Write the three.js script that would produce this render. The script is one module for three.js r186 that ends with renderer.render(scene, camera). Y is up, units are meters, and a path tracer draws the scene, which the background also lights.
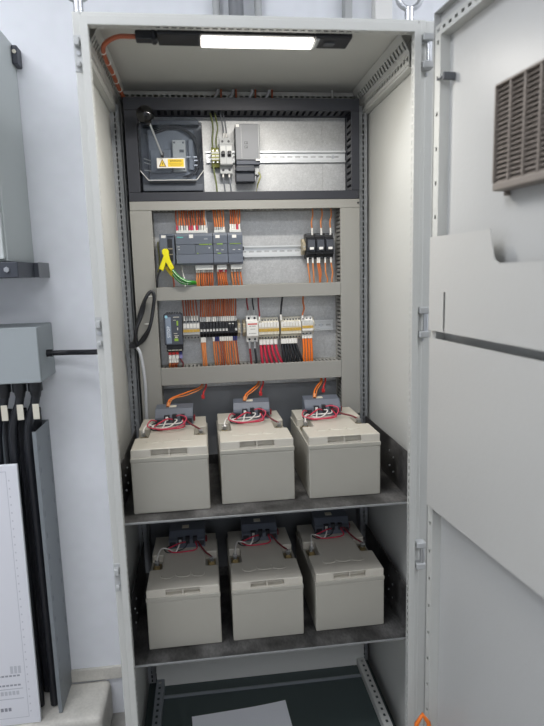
import * as THREE from 'three';
import { RoundedBoxGeometry } from 'three/addons/geometries/RoundedBoxGeometry.js';
import { mergeGeometries } from 'three/addons/utils/BufferGeometryUtils.js';
import { RectAreaLightUniformsLib } from 'three/addons/lights/RectAreaLightUniformsLib.js';
import { Brush, Evaluator, SUBTRACTION } from 'three-bvh-csg';

// ---------------------------------------------------------------- camera, light, exposure
// metres; y = 0 is the underside of the cabinet body, z = 0 its front lip, x = 0 its middle
const scene = new THREE.Scene();
scene.background = new THREE.Color(0x000000);
const camera = new THREE.PerspectiveCamera(65.06, 544 / 726, 0.02, 30);
camera.position.set(-0.1476, 1.4249, 1.3617);
camera.rotation.set(-0.15656, -0.11772, -0.02778, 'YXZ');
camera.focus = 1.78;
camera.userData.fStop = 2.3;
scene.add(camera);

const renderer = new THREE.WebGLRenderer({ antialias: true });
renderer.toneMapping = THREE.LinearToneMapping;
renderer.toneMappingExposure = 1.0;
renderer.shadowMap.enabled = true;
RectAreaLightUniformsLib.init();

const FLOOR = -0.2, CEIL = 2.85, WALL = -0.62;
const ROOM_LIGHT = 12.5, BAR_LIGHT = 138;
// the room's ceiling panels: x, z (built with their fittings further down)
const PANELS = [[-1.2, 0.75], [0.1, 2.8], [1.6, 0.8]];
function ceilingPanelLight(x, z) {
  const l = new THREE.RectAreaLight(0xf6f8ff, ROOM_LIGHT, 1.18, 0.58);
  l.position.set(x, CEIL - 0.075, z); l.rotation.x = -Math.PI / 2; l.castShadow = true; scene.add(l);
}
PANELS.forEach(p => ceilingPanelLight(...p));
const barLight = new THREE.RectAreaLight(0xfffaf3, BAR_LIGHT, 0.256, 0.04);
barLight.position.set(0.008, 1.9525, -0.068); barLight.rotation.x = -Math.PI / 2; barLight.castShadow = true; scene.add(barLight);

// ---------------------------------------------------------------- helpers
let seed = 7;
const rnd = () => { seed = (seed * 1664525 + 1013904223) >>> 0; return seed / 4294967296; };
const rr = (a, b) => a + (b - a) * rnd();
const taken = {};
function numbered(n) { const k = taken[n] = (taken[n] ?? -1) + 1; return k ? n + '_' + String(k).padStart(3, '0') : n; }
function clean(g) {
  g = g.index ? g.toNonIndexed() : g.clone();
  for (const k of Object.keys(g.attributes)) if (k !== 'position' && k !== 'normal') g.deleteAttribute(k);
  g.clearGroups?.(); return g;
}
function uvm(g) {                                  // texture coordinates in metres, by the way each face points
  const p = g.attributes.position, n = g.attributes.normal, u = new Float32Array(p.count * 2);
  for (let i = 0; i < p.count; i += 3) {
    let ax = 0, ay = 0, az = 0;
    for (let k = 0; k < 3; k++) { ax += Math.abs(n.getX(i + k)); ay += Math.abs(n.getY(i + k)); az += Math.abs(n.getZ(i + k)); }
    for (let k = i; k < i + 3; k++) {
      const x = p.getX(k), y = p.getY(k), z = p.getZ(k);
      const [a, b] = az >= ax && az >= ay ? [x, y] : ax >= ay ? [z, y] : [x, z];
      u[2 * k] = a; u[2 * k + 1] = b;
    }
  }
  g.setAttribute('uv', new THREE.BufferAttribute(u, 2)); return g;
}
function merge(gs) { const l = [gs].flat(9).map(clean); return uvm(l.length > 1 ? mergeGeometries(l) : l[0]); }
function mesh(name, gs, m, parent) {
  const o = new THREE.Mesh(merge(gs), m); o.castShadow = o.receiveShadow = true;
  if (parent) { o.name = name; parent.add(o); } else { o.name = numbered(name); scene.add(o); }
  return o;
}
function tag(o, label, category, group) { o.userData.label = label; o.userData.category = category; if (group) o.userData.group = group; return o; }
function thing(name, label, category, group, pos) {
  const o = new THREE.Group(); o.name = numbered(name); if (pos) o.position.set(...pos);
  scene.add(o); return tag(o, label, category, group);
}
function struct(name, gs, m) { const o = mesh(name, gs, m); o.name = name; o.userData.kind = 'structure'; return o; }
function copy(src, label, pos, group) {
  const c = src.clone(); c.name = numbered(src.name.replace(/_\d{3}$/, '')); c.userData = { ...src.userData };
  if (label) c.userData.label = label; if (group) c.userData.group = group;
  if (pos) c.position.set(...pos); scene.add(c); return c;
}
const stuff = o => { o.userData.kind = 'stuff'; return o; };
// box from its limits; r rounds the edges
function B(x0, x1, y0, y1, z0, z1, r = 0) {
  const w = Math.abs(x1 - x0), h = Math.abs(y1 - y0), d = Math.abs(z1 - z0);
  r = Math.min(r, w / 2.1, h / 2.1, d / 2.1);
  const g = r > 0 ? new RoundedBoxGeometry(w, h, d, 1, r) : new THREE.BoxGeometry(w, h, d);
  return g.translate((x0 + x1) / 2, (y0 + y1) / 2, (z0 + z1) / 2);
}
const V = (x, y, z) => new THREE.Vector3(x, y, z);
function tube(pts, r, n = 14, seg = 7) {
  const c = new THREE.CatmullRomCurve3(pts.map(p => V(...p)), false, 'centripetal');
  return new THREE.TubeGeometry(c, n, r, seg, false);
}
function rod(a, b, r, seg = 10, r2 = r) {           // capped straight cylinder from a to b
  const A = V(...a), C = V(...b), d = C.clone().sub(A), g = new THREE.CylinderGeometry(r2, r, d.length(), seg);
  g.applyQuaternion(new THREE.Quaternion().setFromUnitVectors(V(0, 1, 0), d.normalize()));
  return g.translate(...A.add(C).multiplyScalar(0.5).toArray());
}
function poly(pts, depth, bevel = 0, holes = []) {  // extruded outline in xy, thickness along +z
  const s = new THREE.Shape(pts.map(p => new THREE.Vector2(...p)));
  for (const h of holes) s.holes.push(new THREE.Path(h.map(p => new THREE.Vector2(...p))));
  return new THREE.ExtrudeGeometry(s, { depth, bevelEnabled: bevel > 0, bevelSize: bevel, bevelThickness: bevel, bevelSegments: 1, bevelOffset: -bevel, curveSegments: 4 });
}
const rect = (x0, x1, y0, y1) => [[x0, y0], [x1, y0], [x1, y1], [x0, y1]];
// strip along y with rows of slots: rows = [[centre x, slot width, slot height, pitch, offset]]
function punched(w, len, t, rows) {
  const holes = [];
  for (const [cx, sw, sh, pitch, off = 0] of rows)
    for (let y = pitch / 2 + off; y + sh / 2 < len - 0.002; y += pitch) holes.push(rect(cx - sw / 2, cx + sw / 2, y - sh / 2, y + sh / 2).reverse());
  return poly(rect(0, w, 0, len), t, 0, holes);
}
function profileX(pts, x0, x1, bevel = 0) {         // outline given as (z, y), extruded along x
  const g = poly(pts.map(([z, y]) => [-z, y]), x1 - x0 - 2 * bevel, bevel);
  return g.rotateY(Math.PI / 2).translate(x0 + bevel, 0, 0);
}

// ---------------------------------------------------------------- textures
function noiseGrid(n, cells, s) {                   // tiling value noise
  let t = s * 7919 + 13; const q = () => { t = (t * 1664525 + 1013904223) >>> 0; return t / 4294967296; };
  const g = Array.from({ length: cells * cells }, q), o = new Float32Array(n * n);
  for (let y = 0; y < n; y++) for (let x = 0; x < n; x++) {
    const fx = x / n * cells, fy = y / n * cells, ix = fx | 0, iy = fy | 0;
    let a = fx - ix, b = fy - iy; a = a * a * (3 - 2 * a); b = b * b * (3 - 2 * b);
    const X = (ix + 1) % cells, Y = (iy + 1) % cells;
    o[y * n + x] = (g[iy * cells + ix] * (1 - a) + g[iy * cells + X] * a) * (1 - b) + (g[Y * cells + ix] * (1 - a) + g[Y * cells + X] * a) * b;
  }
  return o;
}
function tex(n, size, f, srgb) {                    // f(index, x, y) -> [r,g,b] 0..1, one tile is size metres
  const d = new Uint8Array(n * n * 4);
  for (let i = 0; i < n * n; i++) { const c = f(i, i % n, (i / n) | 0); for (let k = 0; k < 3; k++) d[4 * i + k] = Math.max(0, Math.min(255, (c[k] ?? c[0]) * 255)); d[4 * i + 3] = 255; }
  const t = new THREE.DataTexture(d, n, n); t.wrapS = t.wrapT = THREE.RepeatWrapping; t.magFilter = THREE.LinearFilter; t.minFilter = THREE.LinearMipmapLinearFilter; t.generateMipmaps = true;
  t.repeat.set(1 / size, 1 / size); if (srgb) t.colorSpace = THREE.SRGBColorSpace; t.needsUpdate = true; return t;
}
const N = 256, nA = noiseGrid(N, 6, 1), nB = noiseGrid(N, 19, 2), nC = noiseGrid(N, 64, 3), nD = noiseGrid(N, 128, 4), nE = noiseGrid(N, 5, 5);
const peel = tex(N, 0.16, i => { const v = 0.5 * nC[i] + 0.5 * nB[i]; return [v, v, v]; });
const grain = tex(N, 0.09, i => { const v = 0.7 * nD[i] + 0.3 * nC[i]; return [v, v, v]; });
// zinc spangle: flat crystals of slightly different tone
const cellsV = Array.from({ length: 420 }, () => [rnd() * N, rnd() * N, rnd()]);
const spangleId = new Float32Array(N * N);
for (let y = 0; y < N; y++) for (let x = 0; x < N; x++) {
  let best = 1e9, v = 0;
  for (const c of cellsV) { let dx = Math.abs(c[0] - x), dy = Math.abs(c[1] - y); dx = Math.min(dx, N - dx); dy = Math.min(dy, N - dy); const e = dx * dx + dy * dy; if (e < best) { best = e; v = c[2]; } }
  spangleId[y * N + x] = v;
}
const zincMap = tex(N, 0.12, i => { const v = 0.72 + 0.05 * spangleId[i] + 0.07 * (nC[i] - 0.5) + 0.03 * (nA[i] - 0.5); return [v, v * 1.005, v * 1.0]; }, true);
const zincRough = tex(N, 0.12, i => { const v = 0.46 + 0.07 * spangleId[i] + 0.06 * nC[i]; return [v, v, v]; });
const steelMap = tex(N, 0.5, (i, x, y) => { const v = 0.32 + 0.16 * (nB[i] - 0.5) + 0.14 * (nA[i] - 0.5) + 0.09 * (nC[(y * N + ((x * 3) % N))] - 0.5); return [v * 1.01, v, v * 0.985]; }, true);
const steelRough = tex(N, 0.5, i => { const v = 0.4 + 0.22 * nB[i] + 0.12 * nA[i]; return [v, v, v]; });
const wallMap = tex(N, 1.6, i => { const v = 0.935 + 0.008 * (nA[i] - 0.5) + 0.015 * (nC[i] - 0.5); return [v * 0.985, v * 0.995, v * 1.01]; }, true);
const floorMap = tex(N, 1.1, i => { const v = 0.6 + 0.1 * (nA[i] - 0.5) + 0.1 * (nC[i] - 0.5) + 0.06 * (nB[i] - 0.5); return [v, v * 0.985, v * 0.95]; }, true);
const ledgeMap = tex(N, 0.7, i => { const v = 0.8 + 0.08 * (nA[i] - 0.5) + 0.07 * (nB[i] - 0.5) + 0.05 * (nD[i] - 0.5); return [v, v * 0.985, v * 0.94]; }, true);

const S = (color, roughness = 0.55, extra = {}) => new THREE.MeshStandardMaterial({ color, roughness, metalness: 0, ...extra });
const P = {
  coat: S(0xc4c5c0, 0.42, { bumpMap: peel, bumpScale: 0.00025 }),
  coatDoor: S(0xb8b9b7, 0.4, { bumpMap: peel, bumpScale: 0.0002 }),
  pocket: S(0xbdbdb9, 0.38, { bumpMap: peel, bumpScale: 0.0002 }),
  post: S(0xa6a9ab, 0.45, { metalness: 0.0, bumpMap: peel, bumpScale: 0.0002 }),
  zinc: S(0xffffff, 1, { metalness: 0.72, map: zincMap, roughnessMap: zincRough }),
  rail: S(0xdcdedd, 0.36, { metalness: 0.55 }),
  bright: S(0xc4c6c8, 0.3, { metalness: 0.9 }),
  steel: S(0xffffff, 1, { metalness: 0.55, map: steelMap, roughnessMap: steelRough }),
  cutEdge: S(0x8d8f8e, 0.45, { metalness: 0.3 }),
  darkSheet: S(0x84878a, 0.9, { metalness: 0.4, roughnessMap: steelRough }),
  ductGrey: S(0x96958f, 0.5, { bumpMap: grain, bumpScale: 0.00008 }),
  ductBlack: S(0x2d2f36, 0.5, { bumpMap: grain, bumpScale: 0.00008 }),
  battery: S(0xa5a297, 0.48, { bumpMap: grain, bumpScale: 0.00012 }),
  batteryLid: S(0xc4bfb2, 0.34, { bumpMap: grain, bumpScale: 0.00008 }),  // paler than the case: lamp brightness on battery tops put into the colour
  brass: S(0x8f8468, 0.35, { metalness: 0.9 }),
  copper: S(0xb3703f, 0.4, { metalness: 0.85 }),
  black: S(0x1c1d21, 0.42), blackSoft: S(0x26282d, 0.6), charcoal: S(0x3c4048, 0.5),
  plc: S(0x5b626d, 0.5, { bumpMap: grain, bumpScale: 0.00008 }), plcDark: S(0x474c56, 0.5), plcLow: S(0x646b77, 0.5),
  greyMid: S(0x7f8184, 0.5), greyLight: S(0xb2b4b3, 0.5), greyPale: S(0xcfd0cc, 0.5), greyDark: S(0x55585c, 0.55),
  monitor: S(0x606671, 0.5),
  white: S(0xe9e8e3, 0.5), cream: S(0xd8d3c2, 0.5), beige: S(0xb3a88f, 0.55),
  yellow: S(0xe8dd0c, 0.42), amber: S(0xc6a24a, 0.45), olive: S(0x9a9a58, 0.5),
  teal: S(0x3fc0b0, 0.5), lime: S(0x93b83c, 0.5), red: S(0xc22b2b, 0.45), navy: S(0x2a2f6a, 0.5),
  wOrange: S(0xc96f38, 0.45), wOrangeB: S(0xb85f2e, 0.45), wOrangeC: S(0xd2834a, 0.45), wBrown: S(0x9c4d2c, 0.5), wBright: S(0xef7a22, 0.42),
  wRed: S(0xc22a45, 0.42), wRedDark: S(0x8a2028, 0.45), wBlack: S(0x1f2126, 0.42), wGrey: S(0x6c7076, 0.45), wWhite: S(0xdedcd6, 0.45),
  lampCable: S(0xa8583a, 0.5), wGreen: S(0x2f9a2f, 0.42), wEarth: S(0x6b7442, 0.45), wDarkRed: S(0x6b1c26, 0.45), wPale: S(0xb9bcc0, 0.42), wPink: S(0xc8455c, 0.45),
  sleeve: S(0xe4e2dc, 0.5), sleeveGrey: S(0xb4b6b6, 0.5), tin: S(0xcfcfcd, 0.3, { metalness: 0.85 }),
  wall: S(0xffffff, 0.85, { map: wallMap }), floor: S(0xffffff, 0.6, { map: floorMap }), ceilingPaint: S(0xe6e8ea, 0.9),
  ledge: S(0xffffff, 0.75, { map: ledgeMap }), jbox: S(0x9fa6a8, 0.5, { bumpMap: peel, bumpScale: 0.0002 }), tray: S(0x8a9094, 0.45, { metalness: 0.35 }),
  wallCabinet: S(0xc3c9c7, 0.45, { bumpMap: peel, bumpScale: 0.0002 }),
  isoBase: S(0x50555d, 0.45), isoBody: S(0x747a83, 0.45), base: S(0x3f4a49, 0.55), paper: S(0xeceef2, 0.8), vent: S(0x857d75, 0.55),
  clear: new THREE.MeshPhysicalMaterial({ color: 0xf3f5f7, roughness: 0.04, transmission: 1, thickness: 0, ior: 1.45 }),
};
// flat print: canvas drawn once, on a thin plate lying on its surface
function printed(w, h, ppm, draw, rough = 0.5) {
  const c = document.createElement('canvas'); c.width = Math.round(w * ppm); c.height = Math.round(h * ppm);
  const g = c.getContext('2d'); draw(g, c.width, c.height);
  const t = new THREE.CanvasTexture(c); t.colorSpace = THREE.SRGBColorSpace;
  return new THREE.MeshStandardMaterial({ map: t, roughness: rough });
}
function plate(name, w, h, m, parent, [x, y, z]) {   // thin printed plate facing +z
  const g = new THREE.PlaneGeometry(w, h).translate(0, 0, 0.0004);
  const o = new THREE.Mesh(g, m); o.name = name; o.position.set(x, y, z); o.castShadow = o.receiveShadow = true; parent.add(o); return o;
}

// ---------------------------------------------------------------- the room
struct('floor', B(-2.6, 2.6, FLOOR - 0.1, FLOOR, WALL - 0.1, 4.2), P.floor);
struct('ceiling', B(-2.6, 2.6, CEIL, CEIL + 0.1, WALL - 0.1, 4.2), P.ceilingPaint);
struct('wall_back', B(-2.6, 2.6, FLOOR, CEIL, WALL - 0.1, WALL), P.wall);
struct('wall_left', B(-2.6, -2.5, FLOOR, CEIL, WALL, 4.1), P.wall);
struct('wall_right', B(2.5, 2.6, FLOOR, CEIL, WALL, 4.1), P.wall);
struct('wall_front', B(-2.6, 2.6, FLOOR, CEIL, 4.1, 4.2), P.wall);
struct('baseboard_back', B(-2.5, -0.42, FLOOR + 0.151, FLOOR + 0.2, WALL, WALL + 0.012, 0.003), P.ledge);

const panelGlow = S(0xffffff, 0.6, { emissive: 0xf6f8ff, emissiveIntensity: 3 });
PANELS.forEach(([x, z], i) => {
  const t = thing('ceiling_light', 'square-edged white ceiling light panel above the switchgear room', 'light', 'ceiling light panels', [x, CEIL, z]);
  mesh('frame', [B(-0.62, 0.62, -0.06, 0, -0.32, -0.295), B(-0.62, 0.62, -0.06, 0, 0.295, 0.32), B(-0.62, -0.595, -0.06, 0, -0.295, 0.295), B(0.595, 0.62, -0.06, 0, -0.295, 0.295)], P.white, t);
  mesh('light_diffuser', B(-0.595, 0.595, -0.055, -0.04, -0.295, 0.295), panelGlow, t);
});

// ---------------------------------------------------------------- the cabinet
const cab = thing('electrical_cabinet', 'tall light grey steel electrical cabinet standing open with batteries inside', 'cabinet');
const IN = 0.3665, LIP = 0.383, OUT = 0.402, TOPIN = 1.9655, BOTIN = 0.04;
// outer frame, set back behind the sealing lip
mesh('front_frame', [
  B(-OUT, -LIP, 0.0, 2.0, -0.06, -0.0205, 0.003), B(LIP, OUT, 0.0, 2.0, -0.06, -0.0205, 0.003),
  B(-LIP, LIP, TOPIN + 0.016, 2.0, -0.06, -0.0205, 0.003), B(-LIP, LIP, 0.0, BOTIN - 0.016, -0.06, -0.0205, 0.003),
], P.coat, cab);
mesh('sealing_lip', [
  B(-LIP, -IN, BOTIN - 0.019, TOPIN + 0.019, -0.003, 0, 0.0014), B(IN, LIP, BOTIN - 0.019, TOPIN + 0.019, -0.003, 0, 0.0014),
  B(-IN - 0.001, IN + 0.001, TOPIN, TOPIN + 0.019, -0.003, 0, 0.0014), B(-IN - 0.001, IN + 0.001, BOTIN - 0.019, BOTIN, -0.003, 0, 0.0014),
  B(-LIP, -LIP + 0.0015, BOTIN - 0.019, TOPIN + 0.019, -0.0205, -0.002), B(LIP - 0.0015, LIP, BOTIN - 0.019, TOPIN + 0.019, -0.0205, -0.002),
  B(-LIP, LIP, TOPIN + 0.0175, TOPIN + 0.019, -0.0205, -0.002),
], P.coat, cab);
// slotted returns on the inside of the lip
const dash = (len) => punched(0.02, len, 0.0012, [[0.0105, 0.007, 0.012, 0.018]]);
for (const s of [-1, 1]) mesh('slotted_return', dash(TOPIN - BOTIN).rotateY(Math.PI / 2).translate(s < 0 ? -IN - 0.0012 : IN, BOTIN, -0.0005), P.coat, cab);
mesh('slotted_return', dash(2 * IN).rotateZ(Math.PI / 2).rotateX(Math.PI / 2).translate(IN, TOPIN + 0.0012, -0.0205), P.coat, cab);
mesh('hinge_strip', B(OUT, 0.428, 0.0, 2.0, -0.06, -0.026, 0.002), P.coat, cab);
for (const s of [-1, 1]) mesh('side_panel', B(s * 0.394, s * 0.4015, 0.0, 2.0, -0.6, -0.06), P.coat, cab);
mesh('top_panel', B(-0.394, 0.394, 1.987, 2.0, -0.6, -0.06), P.coat, cab);
mesh('back_panel', B(-0.394, 0.394, 0.0, 1.987, -0.6, -0.592), P.coat, cab);
mesh('base_panel', B(-0.394, 0.394, 0.0, 0.012, -0.592, -0.06), P.base, cab);
mesh('plinth', B(-0.395, 0.395, FLOOR, 0, -0.59, -0.01, 0.003), P.charcoal, cab);
// roof depth rails with slots: a sloping face and an upright face on each side
for (const s of [-1, 1]) {
  const L = 0.44;
  const up = punched(0.036, L, 0.0015, [[0.023, 0.011, 0.013, 0.022], [0.006, 0.003, 0.008, 0.014]]).rotateX(-Math.PI / 2).rotateZ(Math.PI / 2);   // local x -> y, local y -> -z
  up.translate(s * 0.376, 1.908, -0.06);
  const slW = Math.hypot(0.024, 0.042), ang = Math.atan2(0.042, -s * 0.024);
  const sl = punched(slW, L, 0.0015, [[slW * 0.4, 0.019, 0.011, 0.022]]).rotateX(-Math.PI / 2).rotateZ(ang);
  sl.translate(s * 0.376, 1.944, -0.06);
  mesh('roof_rail', [up, sl, B(s * 0.3765, s * 0.3935, 1.908, 1.9095, -0.5, -0.06)], P.coat, cab);
}
// rear uprights: slotted face, returns, corner post
for (const s of [-1, 1]) {
  const f = punched(0.026, 1.9, 0.0015, [[0.013, 0.0045, 0.011, 0.0165]]).translate(s < 0 ? -0.394 : 0.362, 0.03, -0.461);
  const o = mesh('rear_upright', [f, B(s * 0.362, s * 0.3635, 0.03, 1.93, -0.53, -0.46), B(s * 0.37, s * 0.39, 0.012, 1.987, -0.592, -0.53)], P.post, cab);
}
{ // slotted rail across the back of the roof
  const g = punched(0.03, 0.72, 0.0015, [[0.016, 0.0055, 0.012, 0.0175]]).rotateZ(Math.PI / 2).translate(0.36, 1.955, -0.517);
  mesh('rear_rail', [g, B(-0.36, 0.36, 1.955, 1.9565, -0.55, -0.516)], P.coat, cab);
}
// lock catches on the closing side
for (const y of [1.913, 1.296, 0.673]) {
  const o = mesh('lock_catch', [B(-0.402, -0.3845, y - 0.038, y + 0.038, -0.0225, -0.019, 0.001), B(-0.3995, -0.387, y + 0.012, y + 0.03, -0.02, -0.004, 0.003), B(-0.398, -0.388, y - 0.03, y - 0.018, -0.02, -0.008, 0.003)], P.greyLight, cab);
  mesh('screw', [rod([-0.393, y, -0.0195], [-0.393, y, -0.0165], 0.005, 10)], P.bright, o);
}
// hinges on the door side
for (const y of [1.925, 1.293, 0.67]) {
  const o = mesh('hinge', rod([0.404, y - 0.024, -0.006], [0.404, y + 0.024, -0.006], 0.006, 12), P.bright, cab);
  for (const k of [-0.03, 0.03]) mesh('knuckle', B(0.386, 0.412, y + k - 0.008, y + k + 0.008, -0.0235, 0.004, 0.003), P.greyLight, o);
  mesh('grub_screw', rod([0.403, y - 0.046, -0.0235], [0.403, y - 0.046, -0.018], 0.004, 8), P.bright, o);
}
for (const x of [-0.395, 0.378]) mesh('eyebolt', [new THREE.TorusGeometry(0.03, 0.007, 8, 24).translate(x, 2.073, -0.07), rod([x, 2.0, -0.07], [x, 2.045, -0.07], 0.011, 12)], P.bright, cab);
// floor of the cabinet: raised gland plates, side rails, front panel of the rear gland space
mesh('gland_plate', [B(-0.334, 0.334, 0.046, 0.05, -0.412, -0.354), B(-0.334, 0.334, 0.046, 0.05, -0.35, -0.06)], P.base, cab);
mesh('gland_plate', [B(-0.334, 0.334, 0.05, 0.058, -0.358, -0.352)], P.tray, cab);
mesh('rear_apron', [B(-0.36, 0.36, 0.05, 0.4, -0.416, -0.413)], P.coat, cab);
for (const s of [-1, 1]) {
  const g = punched(0.024, 0.4, 0.002, [[0.012, 0.008, 0.012, 0.025]]).rotateX(-Math.PI / 2).translate(s < 0 ? -0.36 : 0.336, 0.075, -0.06);
  mesh('base_rail', [g, B(s * 0.334, s * 0.336, 0.012, 0.075, -0.46, -0.06)], s < 0 ? P.tray : P.coat, cab);
}

// the door, turned out on its hinges; local x runs from the hinge to the free edge, local z points out of the cabinet
const door = new THREE.Group(); door.name = 'door'; cab.add(door);
const DA = 5.5 * Math.PI / 180;
// door axes: u = (sin, 0, cos) along the leaf, off = towards the inside (-cos, 0, sin)
door.position.set(0.415, 0, 0.03); door.rotation.y = -(Math.PI / 2 - DA);
// after this turn local +x is u and local +z is the inside face
mesh('door_panel', [B(0, 0.79, 0.012, 1.992, -0.016, 0, 0.003), B(-0.001, 0.0015, 0.012, 1.992, -0.016, 0.016), B(0.7885, 0.79, 0.012, 1.992, -0.016, 0.016), B(0, 0.79, 1.9905, 1.992, -0.016, 0.016), B(0, 0.79, 0.012, 0.0135, -0.016, 0.016)], P.coatDoor, door);
for (const u of [0.022, 0.744]) {
  const g = punched(0.024, 1.86, 0.0015, [[0.012, 0.007, 0.009, 0.075, 0.01]]).translate(u, 0.07, 0.0225);
  mesh('door_rail', [g, B(u, u + 0.0015, 0.07, 1.93, 0, 0.0225), B(u + 0.0225, u + 0.024, 0.07, 1.93, 0, 0.0225)], P.coat, door);
}
for (const y of [1.93, 0.046]) {
  const g = punched(0.024, 0.746, 0.0015, [[0.012, 0.007, 0.012, 0.025]]).rotateZ(-Math.PI / 2).translate(0.022, y + 0.024, 0.0225);
  mesh('door_rail', [g, B(0.022, 0.768, y, y + 0.0015, 0, 0.0225), B(0.022, 0.768, y + 0.0225, y + 0.024, 0, 0.0225)], P.coat, door);
}
mesh('door_clip', [B(0.04, 0.072, 1.836, 1.84, 0.024, 0.029, 0.0015), B(0.064, 0.072, 1.83, 1.846, 0.0, 0.029, 0.002)], P.greyDark, door);
function onDoor(name, label, category) {
  const t = thing(name, label, category); t.position.copy(door.position); t.rotation.copy(door.rotation); return t;
}
{ // ventilation grille in the door
  const t = onDoor('ventilation_grille', 'brown-grey louvred ventilation grille set in the open door', 'vent');
  const u0 = 0.27, u1 = 0.482, y0 = 1.566, y1 = 1.757, f = 0.034, cols = 5, cw = (u1 - u0 - 0.008) / cols;
  const yb = y0 + 0.015, yt = y1 - 0.004;
  mesh('frame', [B(u0, u1, y0, yb, 0.0005, f, 0.003), B(u0, u1, yt, y1, 0.0005, f, 0.001), B(u0, u0 + 0.003, yb, yt, 0.0005, f), B(u1 - 0.003, u1, yb, yt, 0.0005, f)], P.vent, t);
  mesh('filter_mat', B(u0 + 0.003, u1 - 0.003, yb, yt, 0.001, 0.004), P.vent, t);
  for (let c = 1; c < cols; c++) mesh('divider', B(u0 + 0.004 + c * cw - 0.0018, u0 + 0.004 + c * cw + 0.0018, yb, yt, 0.014, f - 0.001), P.vent, t);
  const sg = merge(B(-cw / 2 + 0.002, cw / 2 - 0.002, -0.0008, 0.0008, -0.007, 0.007).rotateX(0.7));
  const rows = 20, ph = (yt - yb) / rows;
  for (let c = 0; c < cols; c++) for (let r = 0; r < rows; r++) {
    const o = new THREE.Mesh(sg, P.vent); o.name = 'slat'; o.castShadow = o.receiveShadow = true;
    o.position.set(u0 + 0.004 + (c + 0.5) * cw, yb + (r + 0.5) * ph, f - 0.009); t.add(o);
  }
  mesh('catch', B(u0 + 0.004, u0 + 0.012, y0 - 0.008, y0, 0.0005, 0.012, 0.002), P.vent, t);
}
{ // sheet-metal document pockets
  const a = onDoor('document_pocket', 'white sheet-metal document pocket with a cut-away rim on the open door', 'pocket');
  const o1 = [[0.03, 1.281], [0.73, 1.281], [0.73, 1.497], [0.56, 1.497], [0.545, 1.432], [0.3, 1.432], [0.285, 1.44], [0.268, 1.497], [0.03, 1.497]];
  mesh('front_panel', poly(o1, 0.0016, 0, [rect(0.096, 0.104, 1.281 + 0.002, 1.372).reverse()]).translate(0, 0, 0.032), P.pocket, a);
  mesh('side_fold', [B(0.03, 0.0315, 1.281, 1.497, 0.026, 0.032), B(0.7285, 0.73, 1.281, 1.497, 0.0005, 0.032)], P.pocket, a);
  mesh('bottom_fold', B(0.05, 0.72, 1.287, 1.2885, 0.026, 0.0318), P.pocket, a);
  const b = onDoor('document_pocket', 'plain deep white sheet-metal pocket mounted below the cut-away pocket', 'pocket');
  mesh('front_panel', B(0.032, 0.73, 0.842, 1.263, 0.03, 0.0318), P.pocket, b);
  mesh('side_fold', [B(0.032, 0.0335, 0.842, 1.263, 0.026, 0.0305), B(0.7285, 0.73, 0.842, 1.263, 0.0005, 0.0305)], P.pocket, b);
  mesh('bottom_fold', B(0.05, 0.728, 0.842, 0.8435, 0.025, 0.0305), P.pocket, b);
}

// ---------------------------------------------------------------- lamp bar under the roof
{
  const t = thing('lamp_bar', 'lit white strip lamp with black ends under the cabinet roof', 'lamp');
  const glow = S(0xffffff, 0.5, { emissive: 0xfffaf2, emissiveIntensity: 3.2 });
  mesh('housing', [B(-0.222, -0.124, 1.958, 1.981, -0.092, -0.026, 0.003), B(-0.124, 0.14, 1.966, 1.981, -0.092, -0.04, 0.002), B(0.14, 0.226, 1.958, 1.981, -0.092, -0.026, 0.003), B(-0.1, -0.08, 1.98, 1.9865, -0.085, -0.062), B(0.1, 0.12, 1.98, 1.9865, -0.085, -0.062)], P.black, t);
  mesh('light_diffuser', B(-0.1235, 0.1395, 1.9545, 1.9658, -0.09, -0.046, 0.003), glow, t);
  mesh('plug', [B(-0.272, -0.2225, 1.957, 1.977, -0.078, -0.05, 0.003), B(-0.236, -0.226, 1.955, 1.979, -0.08, -0.048, 0.002)], P.blackSoft, t);
  mesh('switch', B(0.165, 0.19, 1.955, 1.9578, -0.07, -0.05, 0.001), P.greyDark, t);
  mesh('end_clip', B(0.142, 0.15, 1.9545, 1.9578, -0.085, -0.03, 0.001), P.greyLight, t);
  const c = thing('lamp_cable', 'orange lamp cable tied along the slotted roof rail', 'cable');
  mesh('sheath', tube([[-0.272, 1.967, -0.064], [-0.315, 1.966, -0.066], [-0.345, 1.957, -0.085], [-0.354, 1.953, -0.13], [-0.354, 1.953, -0.28], [-0.354, 1.952, -0.42], [-0.348, 1.944, -0.455], [-0.335, 1.93, -0.465]], 0.0055, 40, 8), P.lampCable, c);
  for (const z of [-0.12, -0.19, -0.26, -0.33, -0.4]) mesh('cable_tie', new THREE.TorusGeometry(0.006, 0.0013, 6, 12).translate(-0.354, 1.953, z), P.white, c);
}
// cable ends tied to the rear roof rail
for (const x of [-0.076, -0.03, 0.03, 0.082]) {
  const t = thing('roof_cable_end', 'short grey cable end with orange core at the rear roof rail', 'cable end', 'cable ends at the rear roof rail');
  mesh('sheath', tube([[x - 0.006, 1.9525, -0.505], [x - 0.004, 1.965, -0.503], [x + 0.004, 1.978, -0.5], [x + 0.005, 1.9865, -0.499]], 0.005, 10, 8), P.wPale, t);
  mesh('core', tube([[x + 0.014, 1.962, -0.502], [x + 0.014, 1.974, -0.499], [x + 0.014, 1.9865, -0.498]], 0.003, 6, 6), P.wBrown, t);
}
tag(mesh('hanging_screw', [rod([0.288, 1.952, -0.5], [0.286, 1.9865, -0.497], 0.004, 8), rod([0.288, 1.949, -0.5], [0.288, 1.953, -0.5], 0.006, 8)], P.greyPale), 'pale threaded stud hanging from the cabinet roof near the corner rail', 'stud');

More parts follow.
